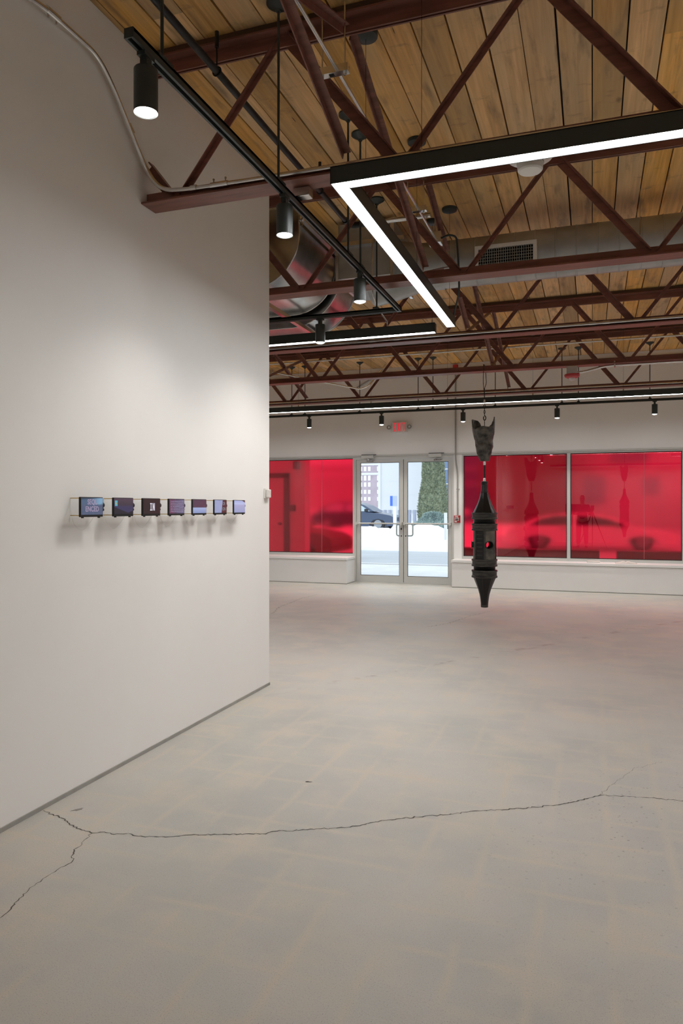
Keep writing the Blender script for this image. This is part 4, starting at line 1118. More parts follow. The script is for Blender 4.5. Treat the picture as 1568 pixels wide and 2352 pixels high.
def torso_mesh(cx_, cy_, dz):
    # hollow torso shell: outline by height, rim height by bearing
    prof = [(1059, 1115.0, 10.6), (1050, 1114.2, 13.6), (1042, 1113.6, 16.6), (1034, 1113.8, 18.2), (1026, 1114.2, 20.0), (1018, 1113.6, 20.4), (1012, 1113.0, 20.2), (1005, 1112.8, 22.0), (998, 1112.6, 24.0), (990, 1112.3, 25.2), (978, 1112.0, 26.0), (958, 1111.6, 26.4)]
    vs_ = [p[0] for p in prof]
    def sect(v):
        for i in range(len(prof) - 1):
            if prof[i][0] >= v >= prof[i + 1][0]:
                t = (prof[i][0] - v) / (prof[i][0] - prof[i + 1][0])
                return prof[i][1] + (prof[i + 1][1] - prof[i][1]) * t, prof[i][2] + (prof[i + 1][2] - prof[i][2]) * t
        return prof[-1][1], prof[-1][2]
    # bearing in degrees: 0 right, 90 away, 180 left, 270 toward the camera
    rim = [(0, 958), (18, 961), (34, 967), (52, 975), (72, 981), (92, 982), (106, 977), (118, 968), (128, 964), (145, 963), (172, 962), (186, 964), (198, 973), (212, 985), (230, 987), (252, 983), (275, 980), (300, 982), (322, 981), (338, 974), (350, 964), (360, 958)]
    def rimv(a):
        for i in range(len(rim) - 1):
            if rim[i][0] <= a <= rim[i + 1][0]:
                t = (a - rim[i][0]) / (rim[i + 1][0] - rim[i][0]); t = t * t * (3 - 2 * t)
                return rim[i][1] + (rim[i + 1][1] - rim[i][1]) * t
    seg, rows = 96, 40
    def shell(inset):
        out = []
        for j in range(rows + 1):
            for k in range(seg):
                a = 360.0 * k / seg; ar = math.radians(a)
                v = 1059 + (rimv(a) - 1059) * j / rows
                cxp, hw = sect(v)
                fd = 0.80
                ro = hw * K - inset
                bul = 0.0
                if 180 < a < 360 and inset == 0:     # soft modelling of the belly and chest on the near side
                    s = math.sin(ar) * -1
                    x = math.cos(ar)
                    bul = s * (0.010 * math.exp(-((v - 1030) / 9.0) ** 2) * (1 - abs(x)) + 0.014 * math.exp(-((v - 1000) / 10.0) ** 2) * math.exp(-((abs(x) - 0.45) / 0.25) ** 2) - 0.008 * math.exp(-((v - 1014) / 5.0) ** 2))
                if inset == 0:
                    q = Vector((math.cos(ar) * 2.2, math.sin(ar) * 2.2, v * 0.075))
                    bul += 0.012 * mn.noise(q * 1.4) + 0.006 * mn.noise(q * 3.5)
                out.append((cx_ + (cxp - 1114.5) * K + (ro + bul * 0.3) * math.cos(ar), cy_ + ro * fd * math.sin(ar) + bul * (math.sin(ar) if inset == 0 else 0), zz(v) + dz))
        return out
    o, i_ = shell(0.0), shell(0.012)
    N = len(o); fs = []
    for j in range(rows):
        for k in range(seg):
            k2 = (k + 1) % seg
            fs.append((j * seg + k, j * seg + k2, (j + 1) * seg + k2, (j + 1) * seg + k))
            fs.append((N + j * seg + k2, N + j * seg + k, N + (j + 1) * seg + k, N + (j + 1) * seg + k2))
    for k in range(seg):
        k2 = (k + 1) % seg
        fs.append((rows * seg + k, rows * seg + k2, N + rows * seg + k2, N + rows * seg + k))
    fs.append(tuple(reversed(range(seg)))); fs.append(tuple(N + k for k in range(seg)))
    return MB().add(o + i_, fs)
r, drum, cut, ax, zc = sculpture((SX, SYY, 0), 'black hanging spindle sculpture topped by a hollow bronze torso', None, 3.0)
me = drum_mesh(drum, cut)
me.transform(Matrix.Translation(Vector((SX, SYY, 0)) - Vector(r['_o'])))
me.name = 'drum'
me.polygons.foreach_set('use_smooth', [True] * len(me.polygons)); me.set_sharp_from_angle(angle=math.radians(30))
o = bpy.data.objects.new('drum', me); COL.objects.link(o); o.parent = r
C0 = Vector((SX, SYY, zc))
# tube lining and collars
def ringtube(p, q, ro, ri, seg=28):
    m = MB(); d = (Vector(q) - Vector(p)).normalized(); a = d.orthogonal().normalized(); b = d.cross(a)
    vs = []
    for c in (p, q):
        for rr in (ro, ri):
            for k in range(seg):
                t = 2 * PI * k / seg; vs.append(Vector(c) + (a * math.cos(t) + b * math.sin(t)) * rr)
    fs = []
    for k in range(seg):
        k2 = (k + 1) % seg
        fs += [(k, k2, 2 * seg + k2, 2 * seg + k), (seg + k2, seg + k, 3 * seg + k, 3 * seg + k2), (k2, k, seg + k, seg + k2), (2 * seg + k, 2 * seg + k2, 3 * seg + k2, 3 * seg + k)]
    return m.add(vs, fs)
ringtube(C0 + ax * 0.118, C0 + ax * 0.142, 9.7 * K, 8.3 * K).build('port_collar', M['rubber'], r)
# side port on the left with flange
axl = Vector((-1, -0.18, 0)).normalized()
ringtube(C0 + axl * 0.120, C0 + axl * 0.152, 7.0 * K, 5.0 * K).build('port_collar', M['rubber'], r)
ringtube(C0 + axl * 0.150, C0 + axl * 0.158, 9.6 * K, 5.0 * K).build('port_flange', M['rubber'], r)
# slatted recess panel facing the camera side, plus edge ribs
def patch(a0, a1, v0, v1, rad, th, nm, material, n=10):
    m = MB(); vs = []; fs = []
    for i in range(n + 1):
        a = math.radians(a0 + (a1 - a0) * i / n)
        for rr in (rad * K, rad * K + th):
            for v in (v0, v1):
                vs.append((SX + rr * math.cos(a), SYY + rr * math.sin(a), zz(v)))
    for i in range(n):
        q = 4 * i
        fs += [(q, q + 4, q + 5, q + 1), (q + 2, q + 3, q + 7, q + 6), (q, q + 2, q + 6, q + 4), (q + 1, q + 5, q + 7, q + 3)]
    fs += [(0, 1, 3, 2), (4 * n, 4 * n + 2, 4 * n + 3, 4 * n + 1)]
    return m.add(vs, fs)
patch(234, 274, 1219, 1283.5, 25.4, 0.004, 'x', None).build('recess_panel', M['blackm'], r)
sl = MB()
for i in range(6):
    v = 1226 + i * 9.4
    pt = patch(237, 268, v, v + 2.2, 25.9, 0.006, 'x', None); sl.add(pt.v, pt.f)
sl.build('slat', M['cast'], r)
rb = MB()
for a in (228, 233, 275, 280, 352):
    pt = patch(a, a + 2.4, 1219, 1283.5, 25.4, 0.010, 'x', None, 3); rb.add(pt.v, pt.f)
rb.build('edge_rib', M['cast'], r)
tm = torso_mesh(SX, SYY, 0)
tm.build('torso', M['bronze'], r, angle=50)
# suspension: wire loop on the truss, turnbuckle, chain, hook
w_ = MB().tube(round_path([(SX, SYY - 0.072, 3.078), (SX - 0.012, SYY - 0.03, 2.86), (SX, SYY, 2.72)], 0.05), 0.004, 8).tube(round_path([(SX, SYY + 0.072, 3.078), (SX + 0.02, SYY + 0.02, 2.86), (SX, SYY, 2.80)], 0.05), 0.004, 8).tube([(SX, SYY - 0.072, 3.078), (SX, SYY + 0.072, 3.078)], 0.004, 8).tube([(SX, SYY, 2.80), (SX, SYY, zz(918))], 0.0055, 8)
MB().tube([(SX, SYY, zz(966)), (SX, SYY, zz(1058))], 0.004, 8).build('suspension_wire', M['iron'], r)
w_.build('suspension_wire', M['iron'], r)
MB().lathe(lat([(917.5, 1.2), (918, 2.2), (923.5, 2.2), (924, 1.2)]), (SX, SYY, 0), 12).lathe(lat([(924, 1.0), (930, 1.0)]), (SX, SYY, 0), 10).build('ferrule', M['emt'], r)
ch = MB()
for i, v in enumerate((934, 940.5, 946, 951.5)):
    a = (i % 2) * PI / 2
    pts = []
    for k in range(13):
        t = 2 * PI * k / 12
        u, h = (2.4 if i == 0 else 1.5) * K * math.cos(t), (4.4 if i == 0 else 3.6) * K * math.sin(t)
        pts.append((SX + u * math.cos(a), SYY + u * math.sin(a), zz(v) + h))
    ch.tube(pts, 0.0042, 6, cap=False)
ch.build('chain', M['iron'], r)
hk = []
for k in range(15):
    t = math.radians(100 - 330 * k / 14)
    hk.append((SX + 0.4 * K + 2.6 * K * math.cos(t), SYY, zz(960) + 5.0 * K * math.sin(t)))
MB().tube(hk, 0.0062, 8).build('hook', M['iron'], r)
main_sc = r
s2 = dup(main_sc, (0.96, 0.35, zz(1395) + 0.27), 0.9, 'second hanging spindle sculpture, seen only mirrored in the right red window')

# ================================================================== BOOKS ON THE BENCH
bz = 0.462
r = thing('closed_book', (0.02, 12.30, bz), 'thin pale closed book lying on the right bench', 'book', 'books on the bench')
MB().box(-0.085, 0.115, 12.22, 12.36, bz, bz + 0.004).box(-0.085, 0.115, 12.22, 12.36, bz + 0.021, bz + 0.025).box(-0.085, -0.081, 12.22, 12.36, bz, bz + 0.025).build('cover', M['paper'], r, smooth=False)
MB().box(-0.08, 0.112, 12.223, 12.357, bz + 0.004, bz + 0.021).build('pages', M['paper'], r, smooth=False)
r = thing('open_book', (0.50, 12.28, bz), 'open book with curling pages lying on the right bench', 'book', 'books on the bench')
for s in (-1, 1):
    pr = [(0.50, bz + 0.004)]
    top = []
    for k in range(9):
        t = k / 8
        pr.append((0.50 + s * 0.150 * t, bz + 0.004)) if k else None
        top.append((0.50 + s * 0.150 * t, bz + 0.006 + 0.026 * math.sin(PI * min(1, t * 1.35 + 0.12)) ** 1.0 * (1 - t * 0.45) if t < 0.62 else bz + 0.006 + 0.022 * (1 - t)))
    MB().prism([(0.50, bz + 0.004), (0.50 + s * 0.150, bz + 0.004)] + list(reversed(top)), 12.18, 12.38, 'Y').build('page_block', M['paper'], r)
MB().box(0.34, 0.66, 12.17, 12.39, bz, bz + 0.004).build('cover', M['cover'], r, smooth=False)

# ================================================================== PERSON BEHIND THE CAMERA (mirrored in the red window)
def skin_obj(name, verts, edges, radii, material, parent=None, root=0, sub=2):
    me = bpy.data.meshes.new(name); me.from_pydata(verts, edges, []); me.update()
    o = bpy.data.objects.new(name, me); COL.objects.link(o)
    md = o.modifiers.new('skin', 'SKIN'); md.use_smooth_shade = True
    if not me.skin_vertices:
        me.skin_vertices.new() if hasattr(me.skin_vertices, 'new') else None
    sv = me.skin_vertices[0].data
    for i, rr in enumerate(radii):
        sv[i].radius = rr if isinstance(rr, tuple) else (rr, rr)
    sv[root].use_root = True
    sb = o.modifiers.new('sub', 'SUBSURF'); sb.levels = sub; sb.render_levels = sub
    dg = bpy.context.evaluated_depsgraph_get(); dg.update()
    m2 = bpy.data.meshes.new_from_object(o.evaluated_get(dg))
    bpy.data.objects.remove(o, do_unlink=True)
    m2.materials.clear(); m2.materials.append(material)
    m2.polygons.foreach_set('use_smooth', [True] * len(m2.polygons))
    o = bpy.data.objects.new(name, m2); COL.objects.link(o)
    if parent: o.parent = parent
    return o
def person():
    r = thing('person', (-0.32, -0.42, 0), 'person in dark clothes standing behind the camera tripod, seen mirrored', 'person')
    V = []; E = []; R = []
    def add(p, rad, prev=None):
        V.append(p); R.append(rad); i = len(V) - 1
        if prev is not None: E.append((prev, i))
        return i
    pel = add((0, 0, 0.93), (0.15, 0.11))
    sp = add((0, 0, 1.10), (0.14, 0.10), pel); chst = add((0, 0, 1.30), (0.165, 0.115), sp); nk0 = add((0, 0.0, 1.44), (0.07, 0.06), chst)
    nk = add((0, 0.015, 1.51), 0.052, nk0); hd0 = add((0, 0.03, 1.575), (0.066, 0.078), nk); hd = add((0, 0.03, 1.66), (0.075, 0.092), hd0); ht = add((0, 0.022, 1.725), (0.06, 0.075), hd)
    nose = add((0, 0.125, 1.625), 0.014, hd0)
    for s in (-1, 1):
        hip = add((s * 0.10, 0, 0.86), 0.095, pel); kn = add((s * 0.115, 0.015, 0.48), 0.06, hip); an = add((s * 0.125, -0.01, 0.09), 0.042, kn)
        toe = add((s * 0.135, 0.15, 0.045), (0.042, 0.035), an)
        sh = add((s * 0.19, 0, 1.385), 0.058, chst); el = add((s * 0.25, 0.06, 1.12), 0.042, sh); wr = add((s * 0.19, 0.27, 1.16), 0.028, el)
        pm = add((s * 0.175, 0.33, 1.18), (0.034, 0.02), wr)
        for j, (dx, ln) in enumerate(((-0.026, 0.062), (-0.009, 0.074), (0.009, 0.070), (0.026, 0.054))):
            f1 = add((s * 0.175 + dx, 0.33 + 0.035 + ln * 0.3, 1.185), 0.0095, pm)
            f2 = add((s * 0.175 + dx, 0.33 + 0.035 + ln * 0.75, 1.172), 0.0088, f1)
            add((s * 0.175 + dx, 0.33 + 0.035 + ln, 1.155), 0.008, f2)
        t1 = add((s * 0.175 - s * 0.045, 0.345, 1.19), 0.0105, pm); add((s * 0.175 - s * 0.058, 0.385, 1.19), 0.009, t1)
        add((s * 0.085, 0.028, 1.632), 0.014, hd0)
    skin_obj('body', V, E, R, M['skin'], r)
    def cloth(name, pts, edges, rad):
        return skin_obj(name, pts, edges, rad, M['cloth'], r, sub=2)
    cloth('jacket', [(0, 0, 0.90), (0, 0, 1.10), (0, 0, 1.30), (0, 0, 1.44), (-0.19, 0, 1.385), (-0.25, 0.06, 1.12), (-0.20, 0.25, 1.16), (0.19, 0, 1.385), (0.25, 0.06, 1.12), (0.20, 0.25, 1.16)],
          [(0, 1), (1, 2), (2, 3), (2, 4), (4, 5), (5, 6), (2, 7), (7, 8), (8, 9)], [(0.175, 0.13), (0.165, 0.125), (0.185, 0.135), (0.085, 0.075), 0.073, 0.056, 0.042, 0.073, 0.056, 0.042])
    cloth('trousers', [(0, 0, 0.95), (-0.10, 0, 0.84), (-0.115, 0.015, 0.48), (-0.125, -0.01, 0.10), (0.10, 0, 0.84), (0.115, 0.015, 0.48), (0.125, -0.01, 0.10)],
          [(0, 1), (1, 2), (2, 3), (0, 4), (4, 5), (5, 6)], [(0.16, 0.12), 0.112, 0.082, 0.066, 0.112, 0.082, 0.066])
    skin_obj('hair', [(0, -0.02, 1.60), (0, 0.0, 1.69), (0, 0.035, 1.745)], [(0, 1), (1, 2)], [(0.075, 0.06), (0.085, 0.09), (0.055, 0.06)], M['hair'], r)
    for s in (-1, 1):
        MB().sphere((-0.32 + s * 0.13, -0.42 + 0.07, 0.045), 0.05, 14, 8, (1.0, 2.5, 0.9)).build('shoe', M['blackm'], r)
person()
r = thing('tripod', (0, -0.12, 0), 'black camera tripod at the viewpoint, seen mirrored in the red window', 'tripod')
for a in (90, 210, 330):
    ca, sa = math.cos(math.radians(a + 180)), math.sin(math.radians(a + 180))
    MB().tube([(0.03 * ca, -0.12 + 0.03 * sa, 1.14), (0.52 * ca, -0.12 + 0.42 * sa, 0.008)], [0.016, 0.011], 10).build('leg', M['black'], r)
MB().lathe([(0.045, 1.10), (0.05, 1.14), (0.03, 1.18), (0.02, 1.20), (0.035, 1.235), (0.035, 1.25)], (0, -0.12, 0), 20).build('head', M['black'], r)
r = thing('photo_camera', (0, -0.12, 1.25), 'black photo camera on the tripod, seen mirrored', 'camera')
MB().box(-0.055, 0.055, -0.17, -0.10, 1.2505, 1.41).build('body', M['black'], r, smooth=False, bevel=0.008)
MB().lathe([(0.036, -0.10), (0.038, -0.05), (0.036, -0.035), (0.030, -0.035), (0.028, -0.05), (0, -0.05)], (0, 0, 1.335), 24, 'Y', cap=False).build('lens_barrel', M['black'], r)
# dark board leaning on a stand beside the person
r = thing('display_board', (-0.62, -0.55, 0), 'dark rectangular board on a thin stand beside the photographer, seen mirrored', 'board')
MB().box(-0.86, -0.40, -0.56, -0.53, 1.10, 1.46).build('board', M['blackm'], r, smooth=False, bevel=0.004)
MB().tube([(-0.63, -0.575, 0.02), (-0.63, -0.575, 1.3)], 0.014, 10).lathe([(0.16, 0.0), (0.16, 0.015), (0.02, 0.03)], (-0.63, -0.575, 0), 24).build('stand', M['black'], r)

# ================================================================== OUTDOORS
struct(MB().box(-70, 60, 12.62, 17.1, -0.30, -0.04).build('sidewalk', M['walk'], smooth=False), 'pale snow dusted walk outside the doors', 'sidewalk')
struct(MB().box(-70, 60, 17.1, 120, -0.40, -0.075).build('road', M['asphalt'], smooth=False), 'grey salted road beyond the walk', 'road')
struct(MB().box(-70, 60, 16.9, 17.1, -0.3, -0.02).build('curb', M['walk'], smooth=False), 'pale curb between walk and road', 'curb')
struct(MB().box(-70, -2.2, 31.0, 120, -0.3, 0.16).build('snow_field', M['snow'], smooth=False), 'snow covered ground beyond the snowbank', 'snow')
# snowbank with lumps
def heap(x0, x1, y0, y1, z0, fn, nx=150, ny=70):
    vs = []; fs = []
    for j in range(ny + 1):
        for i in range(nx + 1):
            x = x0 + (x1 - x0) * i / nx; y = y0 + (y1 - y0) * j / ny
            vs.append((x, y, z0 + fn(x, y, i / nx, j / ny)))
    for j in range(ny):
        for i in range(nx):
            a = j * (nx + 1) + i
            fs.append((a, a + 1, a + nx + 2, a + nx + 1))
    return MB().add(vs, fs)
from mathutils import noise as mn
def bank(x, y, u, v):
    e = math.sin(PI * min(1, u * 1.0)) ** 0.35 * math.sin(PI * v) ** 0.55
    n = 0.9 * mn.fractal(Vector((x * 0.75, y * 0.75, 3.1)), 0.7, 2.1, 5) + 0.35 * mn.noise(Vector((x * 3.0, y * 3.0, 1.0)))
    pk = 0.20 * math.exp(-((x + 5.45) / 0.75) ** 2) + 0.10 * math.exp(-((x + 7.6) / 0.9) ** 2) - 0.14 * math.exp(-((x + 6.7) / 0.5) ** 2) - 0.12 * math.exp(-((x + 9.0) / 0.6) ** 2)
    return max(0, e * (0.62 + pk + 0.24 * n))
o = heap(-13.5, -3.3, 22.8, 28.3, -0.08, bank).build('snowbank', M['snow'], angle=180)
tag(o, 'ploughed white snowbank outside beyond the road', 'snow', None, 'stuff')

def foliage(name, shape, n, size, material, parent, seed):
    rng = random.Random(seed); vs = []; fs = []
    for _ in range(n):
        p, nrm = shape(rng)
        d = (nrm + Vector((rng.uniform(-.6, .6), rng.uniform(-.6, .6), rng.uniform(0.1, 1.0)))).normalized()
        a = d.orthogonal().normalized(); a.rotate(Matrix.Rotation(rng.uniform(0, 2 * PI), 3, d))
        s = size * rng.uniform(0.6, 1.4); k = len(vs)
        vs += [p - a * s * 0.35, p + a * s * 0.35, p + d * s + a * s * 0.15, p + d * s * 1.1 - a * s * 0.1]
        fs.append((k, k + 1, k + 2, k + 3))
    return vs, fs
def shrubby(name, c, rx, ry, h, prof, label, cat, material, n, size, seed, trunk=True):
    r = thing(name, c, label, cat)
    core = []
    for i in range(13):
        t = i / 12; core.append((max(0.01, prof(t) * 0.90), t))
    m = MB(); vs = []; fs = []; seg = 28
    for rr, t in core:
        for k in range(seg):
            a = 2 * PI * k / seg
            w = 1 + 0.10 * mn.noise(Vector((math.cos(a) * 2, math.sin(a) * 2, t * 6 + seed)))
            vs.append((c[0] + rx * rr * w * math.cos(a), c[1] + ry * rr * w * math.sin(a), c[2] + h * t))
    for i in range(12):
        for k in range(seg):
            k2 = (k + 1) % seg; fs.append((i * seg + k, i * seg + k2, (i + 1) * seg + k2, (i + 1) * seg + k))
    fs.append(tuple(range(seg))); fs.append(tuple(12 * seg + k for k in range(seg)))
    m.add(vs, fs)
    def shp(rng):
        t = rng.random() ** 0.9; a = rng.uniform(0, 2 * PI); rr = prof(t) * rng.uniform(0.82, 1.03)
        rr *= 1 + 0.10 * mn.noise(Vector((math.cos(a) * 2, math.sin(a) * 2, t * 6 + seed)))
        return Vector((c[0] + rx * rr * math.cos(a), c[1] + ry * rr * math.sin(a), c[2] + h * t)), Vector((math.cos(a), math.sin(a), 0.4))
    v2, f2 = foliage(name, shp, n, size, material, r, seed)
    m.add(v2, f2)
    f = m.build('foliage', material, r, smooth=False)
    if trunk:
        MB().tube([(c[0], c[1], c[2] - 0.75), (c[0], c[1], c[2] + h * 0.6)], [0.10, 0.05], 10).build('trunk', M['bark'], r)
    return r
shrubby('arborvitae', (-6.62, 31.4, 0.30), 0.66, 0.62, 4.6, lambda t: (0.90 + 0.12 * math.sin(t * 9)) * (1.0 if t < 0.35 else max(0.02, 1 - ((t - 0.35) / 0.65) ** 2.2)), 'tall dense green columnar evergreen outside behind the right door leaf', 'tree', M['needle'], 20000, 0.052, 3)
shrubby('juniper_shrub', (-6.22, 29.45, -0.085), 0.92, 0.55, 1.22, lambda t: math.sqrt(max(0.0, 1 - t ** 2.4)) * (0.9 + 0.15 * math.sin(t * 14)), 'low blue grey shrub outside at the foot of the evergreen', 'shrub', M['juniper'], 8000, 0.055, 5, False)

# sign post and bollard
r = thing('street_sign', (-7.60, 28.6, 0.2), 'blue and pale sign on a white post outside, behind left door leaf', 'sign')
MB().box(-7.68, -7.56, 28.56, 28.68, -0.07, 1.42).build('post', M['post'], r, smooth=False)
MB().box(-7.80, -7.69, 28.52, 28.555, 1.40, 1.81).build('blue_panel', M['signblue'], r, smooth=False)
MB().box(-7.69, -7.51, 28.52, 28.555, 1.40, 1.81).build('pale_panel', M['signpale'], r, smooth=False)
r = MB().lathe([(0.05, 0.30), (0.05, 1.16), (0.045, 1.172), (0.0, 1.175)], (-4.447, 23.0, 0), 18, cap=False).build('bollard', M['post'])
tag(r, 'plain white post standing in the snowbank outside right door leaf', 'bollard')

# cars
def car(loc, L_, H_, Wd, paint, glass, label, flip=False):
    r = thing('car', loc, label, 'car')
    x0, y0, z0 = loc; s = -1 if flip else 1
    def X(u): return x0 + s * (u - 0.5) * L_
    def Z(v): return z0 + v * H_
    low = [(0.0, 0.30), (0.01, 0.52), (0.04, 0.62), (0.16, 0.65), (0.30, 0.655), (0.66, 0.655), (0.80, 0.61), (0.93, 0.54), (0.985, 0.46), (1.0, 0.34), (0.99, 0.18), (0.90, 0.15),
           (0.885, 0.26), (0.855, 0.36), (0.80, 0.40), (0.745, 0.36), (0.715, 0.26), (0.70, 0.15), (0.30, 0.15), (0.285, 0.26), (0.255, 0.36), (0.20, 0.40), (0.145, 0.36), (0.115, 0.26), (0.10, 0.17), (0.01, 0.20)]
    MB().prism([(X(u), Z(v)) for u, v in low], y0 - Wd / 2, y0 + Wd / 2, 'Y').build('body', paint, r, smooth=False, bevel=0.03)
    top = [(0.08, 0.64), (0.17, 0.84), (0.24, 0.94), (0.34, 0.995), (0.46, 1.0), (0.56, 0.965), (0.64, 0.88), (0.76, 0.66)]
    m = MB(); n = len(top); vs = []
    for yy, k in ((-1, 1), (1, 1)):
        for u, v in top:
            vs.append((X(u), y0 + yy * (Wd / 2 - 0.03 - 0.16 * (v - 0.64) / 0.36), Z(v)))
    fs = [tuple(range(n)), tuple(range(n, 2 * n))] + [(i, (i + 1) % n, n + (i + 1) % n, n + i) for i in range(n)]
    m.add(vs, fs).build('roof', paint, r, smooth=False, bevel=0.02)
    for sd in (-1, 1):
        for q in ([(0.14, 0.67), (0.22, 0.87), (0.30, 0.945), (0.40, 0.955), (0.40, 0.67)], [(0.425, 0.67), (0.425, 0.955), (0.53, 0.93), (0.61, 0.86), (0.71, 0.67)]):
            vs = []
            for off in (0.0, 0.012):
                for u, v in q:
                    vs.append((X(u), y0 + sd * (Wd / 2 - 0.03 - 0.16 * (v - 0.64) / 0.36 + off), Z(v)))
            k = len(q)
            fs = [tuple(range(k)), tuple(range(k, 2 * k))] + [(i, (i + 1) % k, k + (i + 1) % k, k + i) for i in range(k)]
            MB().add(vs, fs).build('side_window', glass, r, smooth=False)
        for u in (0.20, 0.80):
            wh = MB().lathe([(0.20, -0.10), (0.325, -0.10), (0.335, -0.06), (0.335, 0.06), (0.325, 0.10), (0.20, 0.10)], (X(u), y0 + sd * (Wd / 2 - 0.11), z0 + 0.335), 32, 'Y').build('wheel', M['tyre'], r)
            MB().lathe([(0.03, -0.11), (0.21, -0.106), (0.21, 0.106), (0.03, 0.11)], (X(u), y0 + sd * (Wd / 2 - 0.11), z0 + 0.335), 24, 'Y').build('rim', M['rim'], wh)
        MB().box(min(X(0.655), X(0.69)), max(X(0.655), X(0.69)), *sorted((y0 + sd * (Wd / 2), y0 + sd * (Wd / 2 + 0.17))), Z(0.67), Z(0.76)).build('mirror', M['tyre'], r, smooth=False, bevel=0.02)
        MB().box(min(X(0.33), X(0.37)), max(X(0.33), X(0.37)), *sorted((y0 + sd * (Wd / 2), y0 + sd * (Wd / 2 + 0.03))), Z(0.57), Z(0.595)).build('door_handle', M['tyre'], r, smooth=False)
    return r
car((-11.62, 36.0, 0.16), 4.6, 1.46, 1.8, M['carblue'], M['carglass'], 'blue grey parked car outside behind the snowbank, through left door leaf')
car((-0.1, 26.0, -0.08), 5.4, 1.22, 1.8, M['carwhite'], M['cardark'], 'pale car outside, blurred behind the right red windows')
car((-8.6, 18.6, -0.08), 4.4, 1.35, 1.8, M['darkbrick'], M['cardark'], 'dark car outside, blurred behind the left red window')
for xa_, xb_, lb in ((-2.6, 0.12, 'dark low planter outside, blurred along the bottom of the red windows'), (0.42, 2.6, 'dark low planter outside, blurred below the open book pane')):
    r = MB().box(xa_, xb_, 13.9, 14.4, -0.04, 0.56).build('planter_box', M['porchdark'], smooth=False, bevel=0.01)
    tag(r, lb, 'planter')
# porch wall with door frame, lamp and sign (blurred behind the left red window)
p = struct(MB().box(-9.5, -6.07, 15.0, 15.3, -0.05, 3.2).build('wall_porch', M['porch'], smooth=False), 'plain porch wall outside, blurred behind the left red window', 'wall')
MB().box(-6.57, -6.44, 14.96, 15.0, -0.05, 2.1).box(-7.6, -6.44, 14.96, 15.0, 2.02, 2.12).build('door_frame', M['porchdark'], p, smooth=False)
MB().box(-6.30, -6.19, 14.86, 15.0, 2.20, 2.38).build('wall_lamp', M['porchdark'], p, smooth=False)
MB().box(-6.41, -6.30, 14.95, 15.0, 1.26, 1.40).build('wall_sign', M['porchdark'], p, smooth=False)
MB().lathe([(0.03, 14.9), (0.03, 15.0)], (-6.66, 0, 0.98), 12, 'Y').build('door_knob', M['porchdark'], p)

# far buildings
r = thing('brick_building', (-22.5, 72, 0), 'hazy brick apartment block with rows of windows, through left door leaf', 'building')
MB().box(-34, -20.0, 70, 82, -0.3, 5.15).build('lower_wall', M['brick'], r, smooth=False)
MB().box(-34, -20.0, 70, 82, 5.15, 5.60).build('attic_wall', M['brick'], r, smooth=False)
MB().box(-34, -19.98, 69.9, 82, 4.60, 4.83).box(-34, -19.98, 69.9, 82, 5.58, 6.6).build('cornice', M['stone2'], r, smooth=False)
wpx = [830.0, 837.0, 846.5, 856.0, 872.5]
wv = [(1070.5, 1080.0), (1087.0, 1097.0), (1105.5, 1115.0), (1122.5, 1130.5), (1139.5, 1146.0)]
def px_to(u, v, Y):
    d = Vector((-math.sin(YAW), math.cos(YAW), 0)) + Vector((math.cos(YAW), math.sin(YAW), 0)) * ((u - CX) / F_PX) + Vector((0, 0, 1)) * ((HY - v) / F_PX)
    return Vector((0, 0, EYE)) + d * (Y / d.y)
WINS = [(x, z) for z in ((4.85, 5.48), (4.02, 4.50), (3.40, 3.90), (2.68, 3.12), (1.98, 2.42)) for x in (-23.60, -23.05, -22.50, -21.95, -21.40, -20.55)]
wproto = None
for i, (x, (z0_, z1_)) in enumerate([(x, z) for z in ((5.00, 5.45), (4.05, 4.55), (3.42, 3.86), (2.70, 3.10), (2.00, 2.38)) for x in (-22.62, -22.18, -21.74, -21.30, -20.35)]):
    if i % 5 == 0:
        wproto = MB().box(-0.13, 0.13, -0.06, 0.02, 0, z1_ - z0_).mesh('window', M['pane'], smooth=False)
    o = bpy.data.objects.new('window', wproto); COL.objects.link(o); o.parent = r
    o.location = (x + 22.5, -2.0, z0_)
r = thing('pale_building', (-14.5, 66, 0), 'large blank pale building beyond the road, through both door leaves', 'building')
MB().box(-17.92, -9.9, 62.4, 75, -0.3, 14).build('facade', M['stone'], r, smooth=False)
MB().box(-18.15, -17.92, 62.3, 75, -0.3, 14).build('corner_strip', M['stone2'], r, smooth=False)
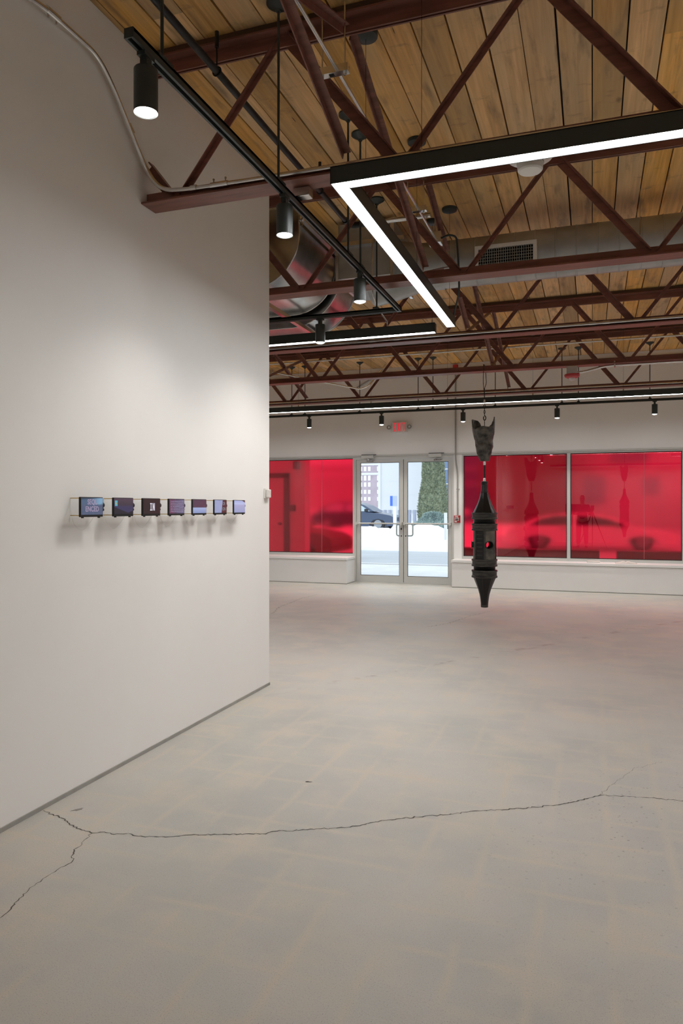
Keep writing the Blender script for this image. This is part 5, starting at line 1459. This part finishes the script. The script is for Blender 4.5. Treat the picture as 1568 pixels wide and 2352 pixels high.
MB().box(-17.9, -9.95, 62.38, 62.4, 3.70, 3.715).box(-17.9, -9.95, 62.38, 62.4, 2.45, 2.46).build('panel_joint', M['stone2'], r, smooth=False)
MB().box(-13.9, -13.6, 62.25, 62.4, 2.30, 2.36).build('wall_lamp', M['fencegrey'], r, smooth=False)
r = thing('glass_building', (-8.5, 58, 0), 'narrow strip of blue glass building right of the evergreen outside', 'building')
MB().box(-11.4, -8.0, 58.0, 61, -0.3, 14).build('facade', M['paneblue'], r, smooth=False)
for z in (3.2, 4.4):
    MB().box(-11.42, -7.98, 57.96, 58.0, z, z + 0.08).build('floor_band', M['stone2'], r, smooth=False)
r = thing('parapet_fence', (-14, 50, 0), 'low hazy fence with dark posts along the snow, before the pale building', 'fence')
MB().box(-30, -8, 50.0, 50.1, 1.14, 1.18).box(-30, -8, 50.0, 50.1, 0.86, 0.90).box(-30, -8, 50.05, 50.08, 0.9, 1.14).build('rail', M['stone2'], r, smooth=False)
pm = MB().box(-0.08, 0.08, -0.1, 0.1, 0, 1.0).mesh('post', M['fencegrey'], smooth=False)
for i in range(26):
    o = bpy.data.objects.new('post', pm); COL.objects.link(o); o.parent = r; o.location = (-4.0 + i * 0.36, 0.0, 0.16)
r = MB().box(-7.6, -1.7, 52, 60, -0.3, 7.5).build('dark_building', M['darkbrick'], smooth=False)
tag(r, 'dark brick building beyond the road, blurred behind the right red windows', 'building')
r = thing('added_grey_building', (6, 58, 0), 'added wide mid grey building, dimming the sky behind the right red window', 'building')  # added to cut the bright sky behind the right red film
MB().box(-1.6, 20, 56, 66, -0.3, 8.5).build('wall', M['midgrey'], r, smooth=False)
for x, z, w_, h_ in ((-0.6, 1.6, 1.5, 2.0), (3.4, 2.2, 1.1, 1.3), (6.6, 1.4, 1.6, 2.2), (1.2, 4.6, 2.6, 0.8)):
    MB().box(x, x + w_, 55.95, 56.0, z, z + h_).build('window', M['fencegrey'], r, smooth=False)

for o in bpy.data.objects:
    if '_o' in o: del o['_o']
